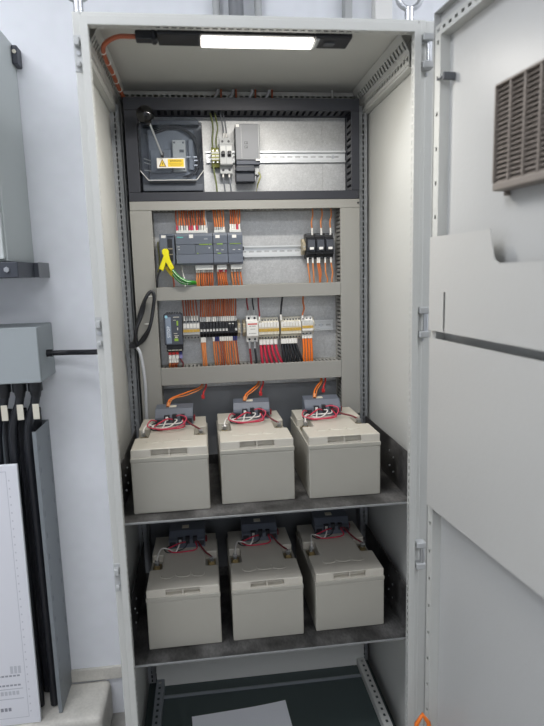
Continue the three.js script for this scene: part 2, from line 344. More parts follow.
// ---------------------------------------------------------------- mounting plate
const PZ = -0.5;
{
  const t = thing('mounting_plate', 'galvanised steel mounting plate carrying rails and ducts at the back', 'plate');
  const holes = [];
  for (const x of [0.252]) for (let y = 1.15; y < 1.9; y += 0.0125) holes.push(rect(x - 0.0008, x + 0.0008, y, y + 0.0035).reverse());
  mesh('sheet', poly(rect(-0.358, 0.358, 1.06, 1.948), 0.003, 0, holes).translate(0, 0, PZ - 0.003), P.zinc, t);
  mesh('fold', [B(-0.358, -0.356, 1.06, 1.948, PZ - 0.018, PZ - 0.003), B(0.356, 0.358, 1.06, 1.948, PZ - 0.018, PZ - 0.003)], P.zinc, t);
}
{
  const t = thing('rear_sheet', 'dark metal sheet behind the batteries below the plate', 'plate');
  mesh('sheet', B(-0.358, 0.358, 0.42, 1.058, PZ - 0.003, PZ), P.darkSheet, t);  // separate sheet in a darker even tone than the plate above
  mesh('fold', B(-0.358, 0.358, 0.418, 0.4195, PZ - 0.018, PZ), P.darkSheet, t);
}
// slotted cable ducts: base, two rows of fingers, snap-on cover
const DF = -0.42;
function duct(label, x0, x1, y0, y1, along, m, pitch, group) {
  const t = thing('cable_duct', label, 'cable duct', group);
  mesh('base', B(x0, x1, y0, y1, PZ, PZ + 0.002), m, t);
  const fs = [], fw = pitch * 0.56, th = 0.0016, zf = DF - 0.003;
  const a0 = along === 'x' ? x0 : y0, a1 = along === 'x' ? x1 : y1;
  for (const side of [0, 1]) {
    const w0 = along === 'x' ? (side ? y1 - 0.0025 - th : y0 + 0.0025) : (side ? x1 - 0.0025 - th : x0 + 0.0025);
    const add = (p, q, za, zb) => fs.push(along === 'x' ? B(p, q, w0, w0 + th, za, zb) : B(w0, w0 + th, p, q, za, zb));
    add(a0, a1, PZ + 0.002, PZ + 0.014);
    for (let p = a0 + 0.002; p + fw < a1; p += pitch) add(p, p + fw, PZ + 0.014, zf);
  }
  stuff(mesh('slotted_wall', fs, m, t));
  mesh('cover', [B(x0, x1, y0, y1, DF - 0.0025, DF, 0.0012), ...(along === 'x' ? [B(x0, x1, y0, y0 + 0.0015, DF - 0.009, DF - 0.001), B(x0, x1, y1 - 0.0015, y1, DF - 0.009, DF - 0.001)] : [B(x0, x0 + 0.0015, y0, y1, DF - 0.009, DF - 0.001), B(x1 - 0.0015, x1, y0, y1, DF - 0.009, DF - 0.001)])], m, t);
  return t;
}
duct('black slotted cable duct across the top of the mounting plate', -0.35, 0.352, 1.905, 1.94, 'x', P.ductBlack, 0.02);
duct('black upright slotted duct beside the rotary isolator', -0.35, -0.315, 1.6725, 1.9045, 'y', P.ductBlack, 0.02);
duct('black upright slotted duct at the end of the top rail', 0.327, 0.352, 1.6725, 1.9045, 'y', P.ductBlack, 0.02);
duct('narrow black slotted duct running under the isolator row', -0.35, 0.349, 1.6465, 1.672, 'x', P.ductBlack, 0.02);
duct('grey slotted duct directly below the narrow black duct', -0.35, 0.352, 1.6195, 1.6458, 'x', P.ductGrey, 0.0125);
duct('wide grey upright duct behind the looped black cable', -0.351, -0.287, 0.96, 1.619, 'y', P.ductGrey, 0.0125);
duct('wide grey upright duct beside the three black fuse holders', 0.29, 0.352, 0.96, 1.619, 'y', P.ductGrey, 0.0125);
duct('grey slotted duct between the controller row and terminal row', -0.2865, 0.2895, 1.35, 1.391, 'x', P.ductGrey, 0.0125);
duct('grey slotted duct under the terminal row above the batteries', -0.2865, 0.2895, 1.085, 1.14, 'x', P.ductGrey, 0.0125);
tag(mesh('duct_rivet', [rod([0.3465, 1.634, DF], [0.3465, 1.634, DF + 0.002], 0.003, 10)], P.black), 'small black rivet at the end of the grey duct', 'rivet');

// top-hat rails
function dinRail(label, x0, x1, y) {
  const L = x1 - x0, t = thing('din_rail', label, 'mounting rail');
  const web = punched(0.025, L, 0.001, [[0.0125, 0.0055, 0.016, 0.025]]).rotateZ(-Math.PI / 2).translate(x0, y + 0.0125, PZ + 0.0006);
  const c = [];
  for (const s of [-1, 1]) c.push(B(x0, x1, y + s * 0.0125 - 0.0005, y + s * 0.0125 + 0.0005, PZ + 0.0006, PZ + 0.0095), B(x0, x1, y + s * 0.0125, y + s * 0.0175, PZ + 0.0085, PZ + 0.0095));
  mesh('profile', [web, c], P.rail, t);
  for (const x of [x0 + 0.06, x1 - 0.04]) mesh('screw', [rod([x, y, PZ + 0.0016], [x, y, PZ + 0.0046], 0.0055, 14), rod([x, y, PZ + 0.0046], [x, y, PZ + 0.0056], 0.003, 6)], P.bright, t);
}
dinRail('bright slotted mounting rail beside the grey power unit', -0.115, 0.326, 1.786);
dinRail('slotted mounting rail between controller modules and fuse holders', -0.272, 0.283, 1.495);
dinRail('slotted mounting rail carrying the terminal row', -0.272, 0.28, 1.25);

// ---------------------------------------------------------------- wires
// a wire with an insulating sleeve (and tinned ferrule) at its clamped end; pts run from the clamp to the duct
function wire(label, group, pts, r, m, sleeve = P.sleeve, slen = 0.014, name = 'wire') {
  const t = thing(name, label, 'wire', group);
  mesh('insulation', tube(pts, r, 10, 6), m, t);
  if (sleeve) {
    const a = V(...pts[0]), d = V(...pts[1]).sub(a).normalize(), b = a.clone().addScaledVector(d, slen);
    mesh('sleeve', rod(a.toArray(), b.toArray(), r * 1.35, 7), sleeve, t);
  }
  return t;
}
// a bundle of n look-alike wires between two x ranges
function bundle(n, label, group, xa, xb, ya, xc, xd, yb, za, zb, r, mats, sleeve, slen) {
  for (let i = 0; i < n; i++) {
    const k = n > 1 ? i / (n - 1) : 0.5, x0 = xa + (xb - xa) * k, x1 = xc + (xd - xc) * k + rr(-0.0012, 0.0012);
    const s = Math.sign(yb - ya), z1 = zb + rr(-0.003, 0.003), m = mats[Math.floor(rnd() * mats.length)];
    wire(label, group, [[x0, ya, za], [x0 + rr(-0.0006, 0.0006), ya + s * 0.018, za + rr(0, 0.002)], [(x0 + x1) / 2 + rr(-0.0015, 0.0015), ya * 0.45 + yb * 0.55, (za + z1) / 2 + 0.003], [x1, yb - s * 0.008, z1], [x1, yb, z1 - 0.004]], r, m, sleeve?.[Math.floor(rnd() * sleeve.length)], slen);
  }
}
const ORANGE = [P.wOrange, P.wOrangeB, P.wOrangeC, P.wBrown];

// ---------------------------------------------------------------- row 1: isolator, breaker, power unit
{
  const t = thing('rotary_isolator', 'black switch isolator behind a clear cover with lever handle', 'isolator');
  const x0 = -0.3135, x1 = -0.1255, cx = (x0 + x1) / 2;
  mesh('base', [B(x0, x1, 1.677, 1.885, PZ, -0.478, 0.003), B(x0 + 0.004, x1 - 0.004, 1.677, 1.699, -0.478, -0.436, 0.003), B(x0 + 0.01, x1 - 0.01, 1.87, 1.885, -0.478, -0.45, 0.003)], P.isoBase, t);
  mesh('switch_body', [B(-0.29, -0.15, 1.71, 1.86, -0.478, -0.462, 0.004), B(-0.283, -0.222, 1.732, 1.80, -0.462, -0.447, 0.003), B(-0.17, -0.155, 1.74, 1.83, -0.462, -0.45, 0.003)], P.isoBody, t);
  const gm = mesh('auxiliary_block', [B(-0.217, -0.177, 1.734, 1.826, -0.462, -0.442, 0.003)], P.greyLight, t);
  mesh('screw', [rod([-0.21, 1.818, -0.442], [-0.21, 1.818, -0.4405], 0.003, 8), rod([-0.184, 1.818, -0.442], [-0.184, 1.818, -0.4405], 0.003, 8), rod([-0.184, 1.742, -0.442], [-0.184, 1.742, -0.4405], 0.003, 8), B(-0.196, -0.183, 1.79, 1.798, -0.442, -0.441)], P.greyDark, gm);
  mesh('contact_strip', [[1.778, -0.17], [1.778, -0.15], [1.768, -0.148], [1.754, -0.148]].map(([y, x]) => B(x - 0.006, x + 0.005, y - 0.0012, y + 0.0012, -0.4495, -0.447)), P.bright, t);
  mesh('conductor', [[1.775, 1.763], [1.764, 1.752], [1.742, 1.735]].map(([ya, yb], i) => rod([-0.303, ya, -0.455], [-0.268 + i * 0.004, yb, -0.452], 0.0017, 6)), P.tin, t);
  for (let i = 0; i < 3; i++) mesh('arc_cable', tube([[-0.19 + i * 0.006, 1.72, -0.452], [-0.155 + i * 0.004, 1.735, -0.45], [-0.142 + i * 0.003, 1.79, -0.45], [-0.16 + i * 0.004, 1.84, -0.45], [-0.21, 1.862 + i * 0.004, -0.452], [-0.27, 1.845 + i * 0.006, -0.455]], 0.0022, 24, 6), P.black, t);
  const oct = (i) => [[x0 + i, 1.735], [-0.29, 1.7065 + i], [-0.148, 1.7065 + i], [x1 - i, 1.735], [x1 - i, 1.868], [-0.148, 1.887 - i], [x0 + 0.03, 1.887 - i], [x0 + i, 1.86]];
  mesh('clear_cover', poly(oct(0.0018), 0.0016).translate(0, 0, -0.4235), P.clear, t);
  const rimPts = oct(0.0005);
  mesh('cover_edge_glint', [0, 1, 2].map(i => rod([...rimPts[i], -0.4225], [...rimPts[i + 1], -0.4225], 0.0013, 6)), P.greyPale, t);  // glint on the clear cover edge, painted as solid pale rods
  mesh('cover_wall', [B(x0 + 0.0005, x0 + 0.0025, 1.737, 1.86, -0.478, -0.4238), B(x1 - 0.0025, x1 - 0.0005, 1.737, 1.868, -0.478, -0.4238), B(-0.288, -0.15, 1.7005, 1.7025, -0.436, -0.4238)], P.black, t);
  const h = mesh('handle_lever', [rod([-0.2455, 1.776, -0.413], [-0.2785, 1.868, -0.362], 0.0028, 10)], P.bright, t);
  mesh('knob', [new THREE.SphereGeometry(0.0255, 28, 18).translate(-0.2835, 1.8745, -0.357), rod([-0.2795, 1.862, -0.366], [-0.277, 1.852, -0.372], 0.009, 14, 0.006)], S(0x08080a, 0.09), h);
  mesh('lever_hub', [B(-0.25, -0.241, 1.771, 1.786, -0.4215, -0.41, 0.002)], P.black, h);
  const wl = printed(0.082, 0.0285, 6000, (g, w, hh) => {
    g.fillStyle = '#e9e4da'; g.fillRect(0, 0, w, hh); g.fillStyle = '#e8c62c'; g.fillRect(w * 0.39, hh * 0.1, w * 0.57, hh * 0.78);
    g.lineWidth = hh * 0.07; g.strokeStyle = '#7a5a10'; g.fillStyle = '#e9c93a'; g.lineJoin = 'round';
    g.beginPath(); g.moveTo(w * 0.195, hh * 0.14); g.lineTo(w * 0.31, hh * 0.84); g.lineTo(w * 0.08, hh * 0.84); g.closePath(); g.fill(); g.stroke();
    g.fillStyle = '#4a370c'; g.beginPath(); g.moveTo(w * 0.205, hh * 0.32); g.lineTo(w * 0.17, hh * 0.6); g.lineTo(w * 0.195, hh * 0.58); g.lineTo(w * 0.185, hh * 0.78); g.lineTo(w * 0.225, hh * 0.5); g.lineTo(w * 0.2, hh * 0.52); g.fill();
    g.fillStyle = '#6b5210'; g.textAlign = 'center'; g.font = `bold ${hh * 0.25}px sans-serif`; g.fillText('WARNING', w * 0.675, hh * 0.37);
    g.fillStyle = '#a98a24'; for (const [a, b, y] of [[0.43, 0.92, 0.5], [0.46, 0.9, 0.62], [0.5, 0.86, 0.74]]) for (let x = a; x < b; x += 0.045) g.fillRect(w * x, hh * y, w * 0.033, hh * 0.05);
  });
  const lb = plate('warning_label', 0.082, 0.0285, wl, t, [-0.222, 1.7557, -0.4218]); lb.userData.label = 'yellow warning label with lightning triangle';
}
const termProfile = (y, h, zf, x0, x1) => profileX([[-0.49, y - h], [zf - 0.022, y - h], [zf - 0.014, y - h * 0.62], [zf, y - h * 0.45], [zf, y + h * 0.45], [zf - 0.014, y + h * 0.62], [zf - 0.022, y + h], [-0.49, y + h]], x0, x1);
for (let i = 0; i < 2; i++) {
  const x = -0.1005 + i * 0.0122, t = thing('earth_terminal', 'green-yellow earth terminal clamped beside the miniature breaker', 'terminal', 'earth terminals in the top row');
  mesh('body', termProfile(1.781, 0.029, -0.45, x, x + 0.0117), P.olive, t);
  mesh('clamp_band', [B(x, x + 0.0117, 1.788, 1.792, -0.452, -0.4492), B(x, x + 0.0117, 1.770, 1.774, -0.452, -0.4492)], P.greyPale, t);
  mesh('clamp_screw', [rod([x + 0.0058, 1.797, -0.459], [x + 0.0058, 1.797, -0.456], 0.003, 8), rod([x + 0.0058, 1.765, -0.459], [x + 0.0058, 1.765, -0.456], 0.003, 8)], P.tin, t);
  mesh('marker', B(x + 0.001, x + 0.0107, 1.779, 1.783, -0.45, -0.4488), P.white, t);
}
// DIN-rail breaker: stepped body, screw holes, toggle
function breaker(name, label, x0, x1, y0, y1, zf, poles, toggle, bodyMat, stripe) {
  const t = thing(name, label, 'circuit breaker'), h = y1 - y0;
  mesh('body', profileX([[-0.489, y0 + 0.004], [zf - 0.022, y0], [zf - 0.022, y0 + h * 0.19], [zf - 0.003, y0 + h * 0.21], [zf, y0 + h * 0.24], [zf, y0 + h * 0.76], [zf - 0.003, y0 + h * 0.79], [zf - 0.022, y0 + h * 0.81], [zf - 0.022, y1], [-0.489, y1 - 0.004]], x0, x1, 0.0006), bodyMat, t);
  const pw = (x1 - x0) / poles;
  for (let i = 0; i < poles; i++) {
    const c = x0 + pw * (i + 0.5);
    for (const y of [y0 + h * 0.1, y1 - h * 0.1]) mesh('clamp_screw', [rod([c, y, zf - 0.0222], [c, y, zf - 0.0212], 0.0038, 10)], P.black, t);
    if (toggle) mesh('toggle', [B(c - pw * 0.3, c + pw * 0.3, y0 + h * 0.42, y0 + h * 0.5, zf, zf + 0.002), B(c - pw * 0.26, c + pw * 0.26, y0 + h * 0.47, y0 + h * 0.58, zf, zf + 0.011, 0.002)], P.black, t);
  }
  if (poles > 1) mesh('pole_joint', B((x0 + x1) / 2 - 0.0003, (x0 + x1) / 2 + 0.0003, y0 + h * 0.24, y1 - h * 0.24, zf - 0.001, zf + 0.0004), P.greyMid, t);
  return t;
}
{
  const b = breaker('circuit_breaker', 'grey two-pole miniature breaker between earth terminals and power unit', -0.0755, -0.0375, 1.7305, 1.835, -0.435, 2, true, P.greyLight);
  mesh('rating_label', [B(-0.073, -0.058, 1.79, 1.806, -0.435, -0.4346), B(-0.055, -0.04, 1.79, 1.806, -0.435, -0.4346)], P.greyPale, b);
  const p = thing('power_unit', 'tall grey power unit with dark lower half in the top row', 'power unit');
  mesh('upper_housing', [B(-0.028, 0.045, 1.764, 1.866, -0.4895, -0.42, 0.002), B(-0.025, 0.042, 1.866, 1.868, -0.486, -0.425)], P.greyMid, p);
  mesh('front_ridge', [B(-0.011, -0.010, 1.768, 1.862, -0.42, -0.4192), B(0.0405, 0.0425, 1.768, 1.866, -0.42, -0.4185)], P.greyLight, p);
  mesh('lower_band', B(-0.0275, 0.0445, 1.7505, 1.7635, -0.4895, -0.424, 0.002), P.plcDark, p);
  mesh('terminal_bay', [B(-0.0285, 0.029, 1.704, 1.733, -0.4895, -0.444, 0.002), B(-0.0285, 0.029, 1.733, 1.7495, -0.4895, -0.432, 0.002)], P.charcoal, p);
  mesh('terminal_strip', B(-0.026, 0.026, 1.7462, 1.7498, -0.432, -0.43, 0.0005), P.greyMid, p);
  mesh('side_connector', [B(0.0295, 0.043, 1.722, 1.749, -0.489, -0.44, 0.002)], P.greyLight, p);
  mesh('marker', [B(-0.0265, -0.016, 1.8575, 1.8655, -0.42, -0.4192), B(0.031, 0.044, 1.7605, 1.766, -0.42, -0.4185)], P.white, p);
  const ic = printed(0.012, 0.024, 6000, (g, w, h) => { g.fillStyle = '#7f8184'; g.fillRect(0, 0, w, h); g.strokeStyle = '#3a3c40'; g.lineWidth = w * 0.1; g.strokeRect(w * 0.12, h * 0.1, w * 0.7, h * 0.26); g.strokeRect(w * 0.12, h * 0.6, w * 0.7, h * 0.26); g.fillStyle = '#44464a'; g.fillRect(w * 0.5, h * 0.22, w * 0.24, h * 0.1); g.fillRect(w * 0.5, h * 0.72, w * 0.24, h * 0.1); });
  plate('symbol_print', 0.012, 0.024, ic, p, [0.0035, 1.806, -0.4199]);
}
wire('green-yellow earth wire rising from an earth terminal', 'earth wires rising in the top row', [[-0.095, 1.806, -0.468], [-0.096, 1.83, -0.466], [-0.092, 1.865, -0.462], [-0.096, 1.895, -0.46], [-0.101, 1.912, -0.462]], 0.0026, P.wEarth, null);
wire('green-yellow earth wire rising from an earth terminal', 'earth wires rising in the top row', [[-0.083, 1.806, -0.468], [-0.085, 1.83, -0.466], [-0.078, 1.865, -0.462], [-0.083, 1.895, -0.46], [-0.086, 1.912, -0.462]], 0.0026, P.wEarth, null);
wire('green-yellow earth wire dropping from an earth terminal', null, [[-0.0955, 1.756, -0.468], [-0.094, 1.735, -0.464], [-0.089, 1.7, -0.46], [-0.087, 1.664, -0.462]], 0.0027, P.wEarth, null);
for (const x of [-0.062, -0.0535]) wire('thin grey wire rising from the miniature breaker', 'grey wires above the miniature breaker', [[x, 1.833, -0.463], [x + 0.001, 1.85, -0.462], [x - 0.002, 1.88, -0.46], [x - 0.008, 1.912, -0.462]], 0.0021, P.wGrey, P.sleeve, 0.016);
for (const x of [-0.067, -0.048]) wire('thin grey wire dropping from the miniature breaker', 'grey wires below the miniature breaker', [[x, 1.732, -0.463], [x, 1.715, -0.462], [x + 0.003, 1.69, -0.46], [x + 0.004, 1.664, -0.462]], 0.0024, P.wGrey, P.sleeve, 0.012);
wire('yellow-green wire looping below the grey power unit', null, [[0.04, 1.73, -0.438], [0.0455, 1.72, -0.434], [0.042, 1.708, -0.434], [0.036, 1.69, -0.45], [0.035, 1.664, -0.462]], 0.0022, P.olive, null);
wire('pale blue-white wire beside the looping yellow-green wire', null, [[0.033, 1.724, -0.438], [0.03, 1.71, -0.436], [0.034, 1.695, -0.448], [0.038, 1.664, -0.46]], 0.002, P.wPale, P.black, 0.006);

// ---------------------------------------------------------------- row 2: controller modules
const PF = -0.425;
function plcModule(name, label, x0, x1, split) {
  const t = thing(name, label, 'controller'), y0 = 1.4565, y1 = 1.5515;
  mesh('housing', [B(x0, x1, y0 + 0.004, y1 - 0.001, -0.4895, PF - 0.006, 0.002)], P.plcDark, t);
  mesh('upper_flap', profileX([[PF - 0.0065, 1.519], [PF, 1.519], [PF, 1.543], [PF - 0.005, y1], [PF - 0.0065, y1]], x0 + 0.0004, x1 - 0.0004), P.plc, t);
  mesh('middle_band', split ? [B(x0 + 0.0004, split - 0.0003, 1.489, 1.5183, PF - 0.0065, PF - 0.001, 0.0006), B(split + 0.0003, x1 - 0.0004, 1.489, 1.5163, PF - 0.0065, PF - 0.0005, 0.0006)] : B(x0 + 0.0004, x1 - 0.0004, 1.489, 1.5183, PF - 0.0065, PF - 0.001, 0.0006), P.plc, t);
  mesh('lower_flap', profileX([[PF - 0.0065, y0], [PF - 0.005, y0], [PF, 1.462], [PF, 1.4882], [PF - 0.0065, 1.4882]], x0 + 0.0004, x1 - 0.0004), P.plcLow, t);
  return t;
}
{
  const c = thing('communication_module', 'narrow dark grey communication module behind the yellow network plug', 'controller');
  mesh('housing', [B(-0.269, -0.2245, 1.458, 1.55, -0.4895, PF - 0.006, 0.002), B(-0.2685, -0.2465, 1.459, 1.5505, PF - 0.0065, PF, 0.001), B(-0.2465, -0.225, 1.544, 1.5505, PF - 0.0065, PF - 0.001, 0.001)], P.plc, c);
  mesh('port', [B(-0.2445, -0.2315, 1.51, 1.537, PF - 0.006, PF - 0.0035), B(-0.2455, -0.231, 1.492, 1.505, PF - 0.006, PF + 0.001, 0.001), B(-0.2455, -0.231, 1.472, 1.487, PF - 0.006, PF + 0.001, 0.001)], P.black, c);
  mesh('port_rim', [B(-0.2455, -0.231, 1.5052, 1.5072, PF - 0.006, PF + 0.0015), B(-0.2455, -0.231, 1.4885, 1.4905, PF - 0.006, PF + 0.0015)], P.beige, c);
  mesh('marker', B(-0.263, -0.2495, 1.5385, 1.5465, PF, PF + 0.0008), P.sleeve, c);
  const cpu = plcModule('controller_module', 'wide dark grey controller module with teal lettering', -0.2205, -0.1085, -0.162);
  const tl = printed(0.02, 0.005, 8000, (g, w, h) => { g.fillStyle = '#5b626d'; g.fillRect(0, 0, w, h); g.fillStyle = '#4fd2c2'; g.font = `bold ${h * 0.95}px sans-serif`; g.textAlign = 'center'; g.fillText('SIEMENS', w / 2, h * 0.86, w * 0.96); });
  plate('brand_print', 0.02, 0.005, tl, cpu, [-0.207, 1.5395, PF + 0.0001]);
  mesh('marker', B(-0.1795, -0.1675, 1.537, 1.5475, PF - 0.003, PF + 0.0006), P.sleeve, cpu);
  mesh('status_light', [B(-0.15, -0.123, 1.5165, 1.5183, PF - 0.001, PF + 0.0003), B(-0.121, -0.112, 1.5165, 1.5183, PF - 0.001, PF + 0.0003), B(-0.157, -0.1535, 1.4895, 1.492, PF - 0.001, PF + 0.0004)], P.lime, cpu);
  mesh('print_mark', [B(-0.216, -0.209, 1.511, 1.5126, PF - 0.001, PF - 0.0003), B(-0.214, -0.209, 1.503, 1.5046, PF - 0.001, PF - 0.0003), B(-0.122, -0.117, 1.505, 1.508, PF - 0.001, PF + 0.0003), B(-0.135, -0.124, 1.533, 1.5342, PF, PF + 0.0003)], P.greyPale, cpu);
  const m2 = plcModule('expansion_module', 'dark grey expansion module between the wide controller and its neighbour', -0.1075, -0.0635);
  const m3 = plcModule('expansion_module', 'dark grey expansion module at the end of the controller row', -0.0625, -0.0165);
  for (const [m, x] of [[m2, -0.094], [m3, -0.043]]) {
    mesh('marker', B(x - 0.006, x + 0.007, 1.5355, 1.5445, PF - 0.001, PF + 0.0008), P.sleeve, m);
    mesh('status_light', m === m2 ? [B(x - 0.002, x + 0.016, 1.5165, 1.519, PF - 0.002, PF + 0.0004), B(x - 0.001, x + 0.009, 1.4885, 1.491, PF - 0.002, PF + 0.0004)] : [B(x - 0.014, x + 0.02, 1.5172, 1.5186, PF - 0.002, PF + 0.0003)], P.lime, m);
    mesh('print_mark', [B(x - 0.005, x + 0.002, 1.499, 1.5008, PF - 0.002, PF - 0.0003), B(x + 0.011, x + 0.018, 1.499, 1.5004, PF - 0.002, PF - 0.0003)], P.greyPale, m);
  }
  mesh('bus_cover', [B(-0.0162, -0.0125, 1.497, 1.509, -0.485, PF - 0.012, 0.001), B(-0.0162, -0.0125, 1.467, 1.479, -0.485, PF - 0.012, 0.001)], P.black, m3);
  // plug-in terminal strips above and below the modules
  const strip = (label, x0, x1, y0, y1) => { const t = tag(mesh('terminal_strip', [B(x0, x1, y0, y1, -0.462, -0.437, 0.001)], P.greyPale), label, 'terminal strip'); return t; };
  strip('pale terminal strip under the wide controller module', -0.165, -0.1095, 1.4405, 1.4558);
  strip('pale terminal strip under the expansion module beside the wide controller', -0.0985, -0.068, 1.4405, 1.4558);
  strip('pale terminal strip under the end expansion module', -0.0555, -0.0205, 1.4405, 1.4558);
  strip('pale terminal strip along the top of the wide controller module', -0.2185, -0.127, 1.5525, 1.561);
  strip('pale terminal strip on top of the expansion module beside the wide controller', -0.103, -0.068, 1.5525, 1.56);
  strip('pale terminal strip on top of the end expansion module', -0.056, -0.02, 1.5525, 1.561);
}
const SL = [P.sleeve, P.sleeve, P.sleeve, P.sleeveGrey, P.sleeveGrey, P.wPink];
bundle(12, 'orange control wire rising from the wide controller module', 'orange wires above the wide controller', -0.2155, -0.131, 1.56, -0.215, -0.131, 1.627, -0.447, -0.45, 0.0024, ORANGE, SL, 0.016);
wire('pale wire rising beside the orange controller wires', null, [[-0.125, 1.55, -0.446], [-0.125, 1.57, -0.446], [-0.127, 1.6, -0.448], [-0.127, 1.627, -0.452]], 0.002, P.wPale, P.sleeve, 0.018);
bundle(5, 'orange control wire rising from the expansion module beside the controller', 'orange wires above the first expansion module', -0.099, -0.072, 1.56, -0.103, -0.073, 1.627, -0.447, -0.45, 0.0025, [P.wOrange, P.wOrangeC], SL, 0.01);
bundle(5, 'orange control wire rising from the end expansion module', 'orange wires above the end expansion module', -0.051, -0.024, 1.56, -0.05, -0.022, 1.627, -0.447, -0.45, 0.0025, [P.wOrange, P.wOrangeB], SL, 0.018);
bundle(8, 'orange control wire dropping from the wide controller module', 'orange wires below the wide controller', -0.161, -0.113, 1.4405, -0.162, -0.113, 1.383, -0.45, -0.45, 0.0027, [P.wOrange, P.wOrangeB, P.wOrangeC], [P.sleeve, P.sleeveGrey], 0.008);
bundle(5, 'orange control wire dropping from the expansion module beside the controller', 'orange wires below the first expansion module', -0.096, -0.071, 1.4405, -0.094, -0.067, 1.383, -0.45, -0.45, 0.0027, [P.wOrange, P.wBrown, P.wOrangeB], [P.sleeve, P.wPink], 0.007);
bundle(4, 'orange control wire dropping from the end expansion module', 'orange wires below the end expansion module', -0.052, -0.025, 1.4405, -0.05, -0.021, 1.383, -0.45, -0.45, 0.0029, [P.wOrange, P.wOrangeC], [P.sleeve, P.sleeveGrey], 0.008);
// network plugs and cables
{
  const a = thing('network_plug', 'bright yellow forked network plug on the communication module', 'plug');
  const sh = [[-0.2615, 1.5], [-0.257, 1.5055], [-0.2465, 1.5055], [-0.2415, 1.5], [-0.2415, 1.487], [-0.2385, 1.472], [-0.228, 1.448], [-0.2375, 1.4395], [-0.2455, 1.452], [-0.2515, 1.466], [-0.2565, 1.452], [-0.2615, 1.4395], [-0.2735, 1.4475], [-0.263, 1.472], [-0.2575, 1.485], [-0.2615, 1.491]];
  mesh('shell', poly(sh, 0.014, 0.0018).translate(0, 0, -0.412), P.yellow, a);
  mesh('rivet', [[-0.2655, 1.448], [-0.236, 1.449], [-0.257, 1.494], [-0.2575, 1.499]].map(([x, y]) => rod([x, y, -0.3985], [x, y, -0.3975], 0.0018, 8)), P.black, a);
  mesh('contact_shroud', B(-0.2575, -0.2455, 1.488, 1.502, -0.423, -0.412, 0.001), P.amber, a);
  const b = thing('network_plug', 'darker yellow plug half hidden behind the forked network plug', 'plug');
  mesh('shell', poly([[-0.258, 1.45], [-0.252, 1.4545], [-0.2275, 1.431], [-0.232, 1.42], [-0.241, 1.426]], 0.012, 0.0015).translate(0, 0, -0.428), S(0xcdb81a, 0.45), b);
  const mk = (label, dy, dz) => {
    const w = thing('network_cable', label, 'cable');
    const p = [[-0.233, 1.441 + dy, -0.405 + dz], [-0.225, 1.43 + dy, -0.404 + dz], [-0.209, 1.415 + dy, -0.405 + dz], [-0.19, 1.4055 + dy * 0.5, -0.41 + dz], [-0.176, 1.4045 + dy * 0.4, -0.42 + dz], [-0.167, 1.403 + dy * 0.3, -0.435 + dz]];
    mesh('sheath', tube(p, 0.0042, 24, 10), P.wGreen, w);
    const q = p.map(([x, y, z]) => [x + 0.0002, y + 0.0006, z + 0.0039]);
    mesh('stripe', tube(q, 0.0009, 24, 5), P.white, w);
    return w;
  };
  mk('green network cable with white stripe from the forked plug', 0.001, 0.004); mk('green network cable running under the other green cable', -0.0105, -0.003);
  tag(mesh('cable_tie', [new THREE.TorusGeometry(0.0075, 0.001, 6, 16).scale(0.75, 1, 1).rotateY(Math.PI / 2).translate(-0.1905, 1.403, -0.4095)], P.white), 'white cable tie around the two green network cables', 'cable tie');
  const k = thing('network_cable', 'thin black cable hanging from the forked yellow plug', 'cable');
  mesh('sheath', tube([[-0.2685, 1.446, -0.406], [-0.2745, 1.434, -0.404], [-0.279, 1.42, -0.404], [-0.2815, 1.402, -0.407], [-0.283, 1.392, -0.413]], 0.0028, 16, 8), P.wBlack, k);
  wire('olive earth wire beside the communication module', null, [[-0.2765, 1.53, -0.47], [-0.277, 1.515, -0.462], [-0.2745, 1.49, -0.458], [-0.276, 1.455, -0.46], [-0.282, 1.437, -0.462]], 0.0022, P.olive, null);
  for (const [x, m, l] of [[-0.206, P.sleeve, 'pale wire stub hanging under the wide controller module'], [-0.24, P.wBrown, 'brown wire stub below the communication module']])
    wire(l, null, [[x, 1.4565, -0.452], [x, 1.44, -0.452], [x + 0.006, 1.41, -0.452], [x + 0.006, 1.383, -0.455]], 0.0026, m, P.greyPale, 0.014);
}
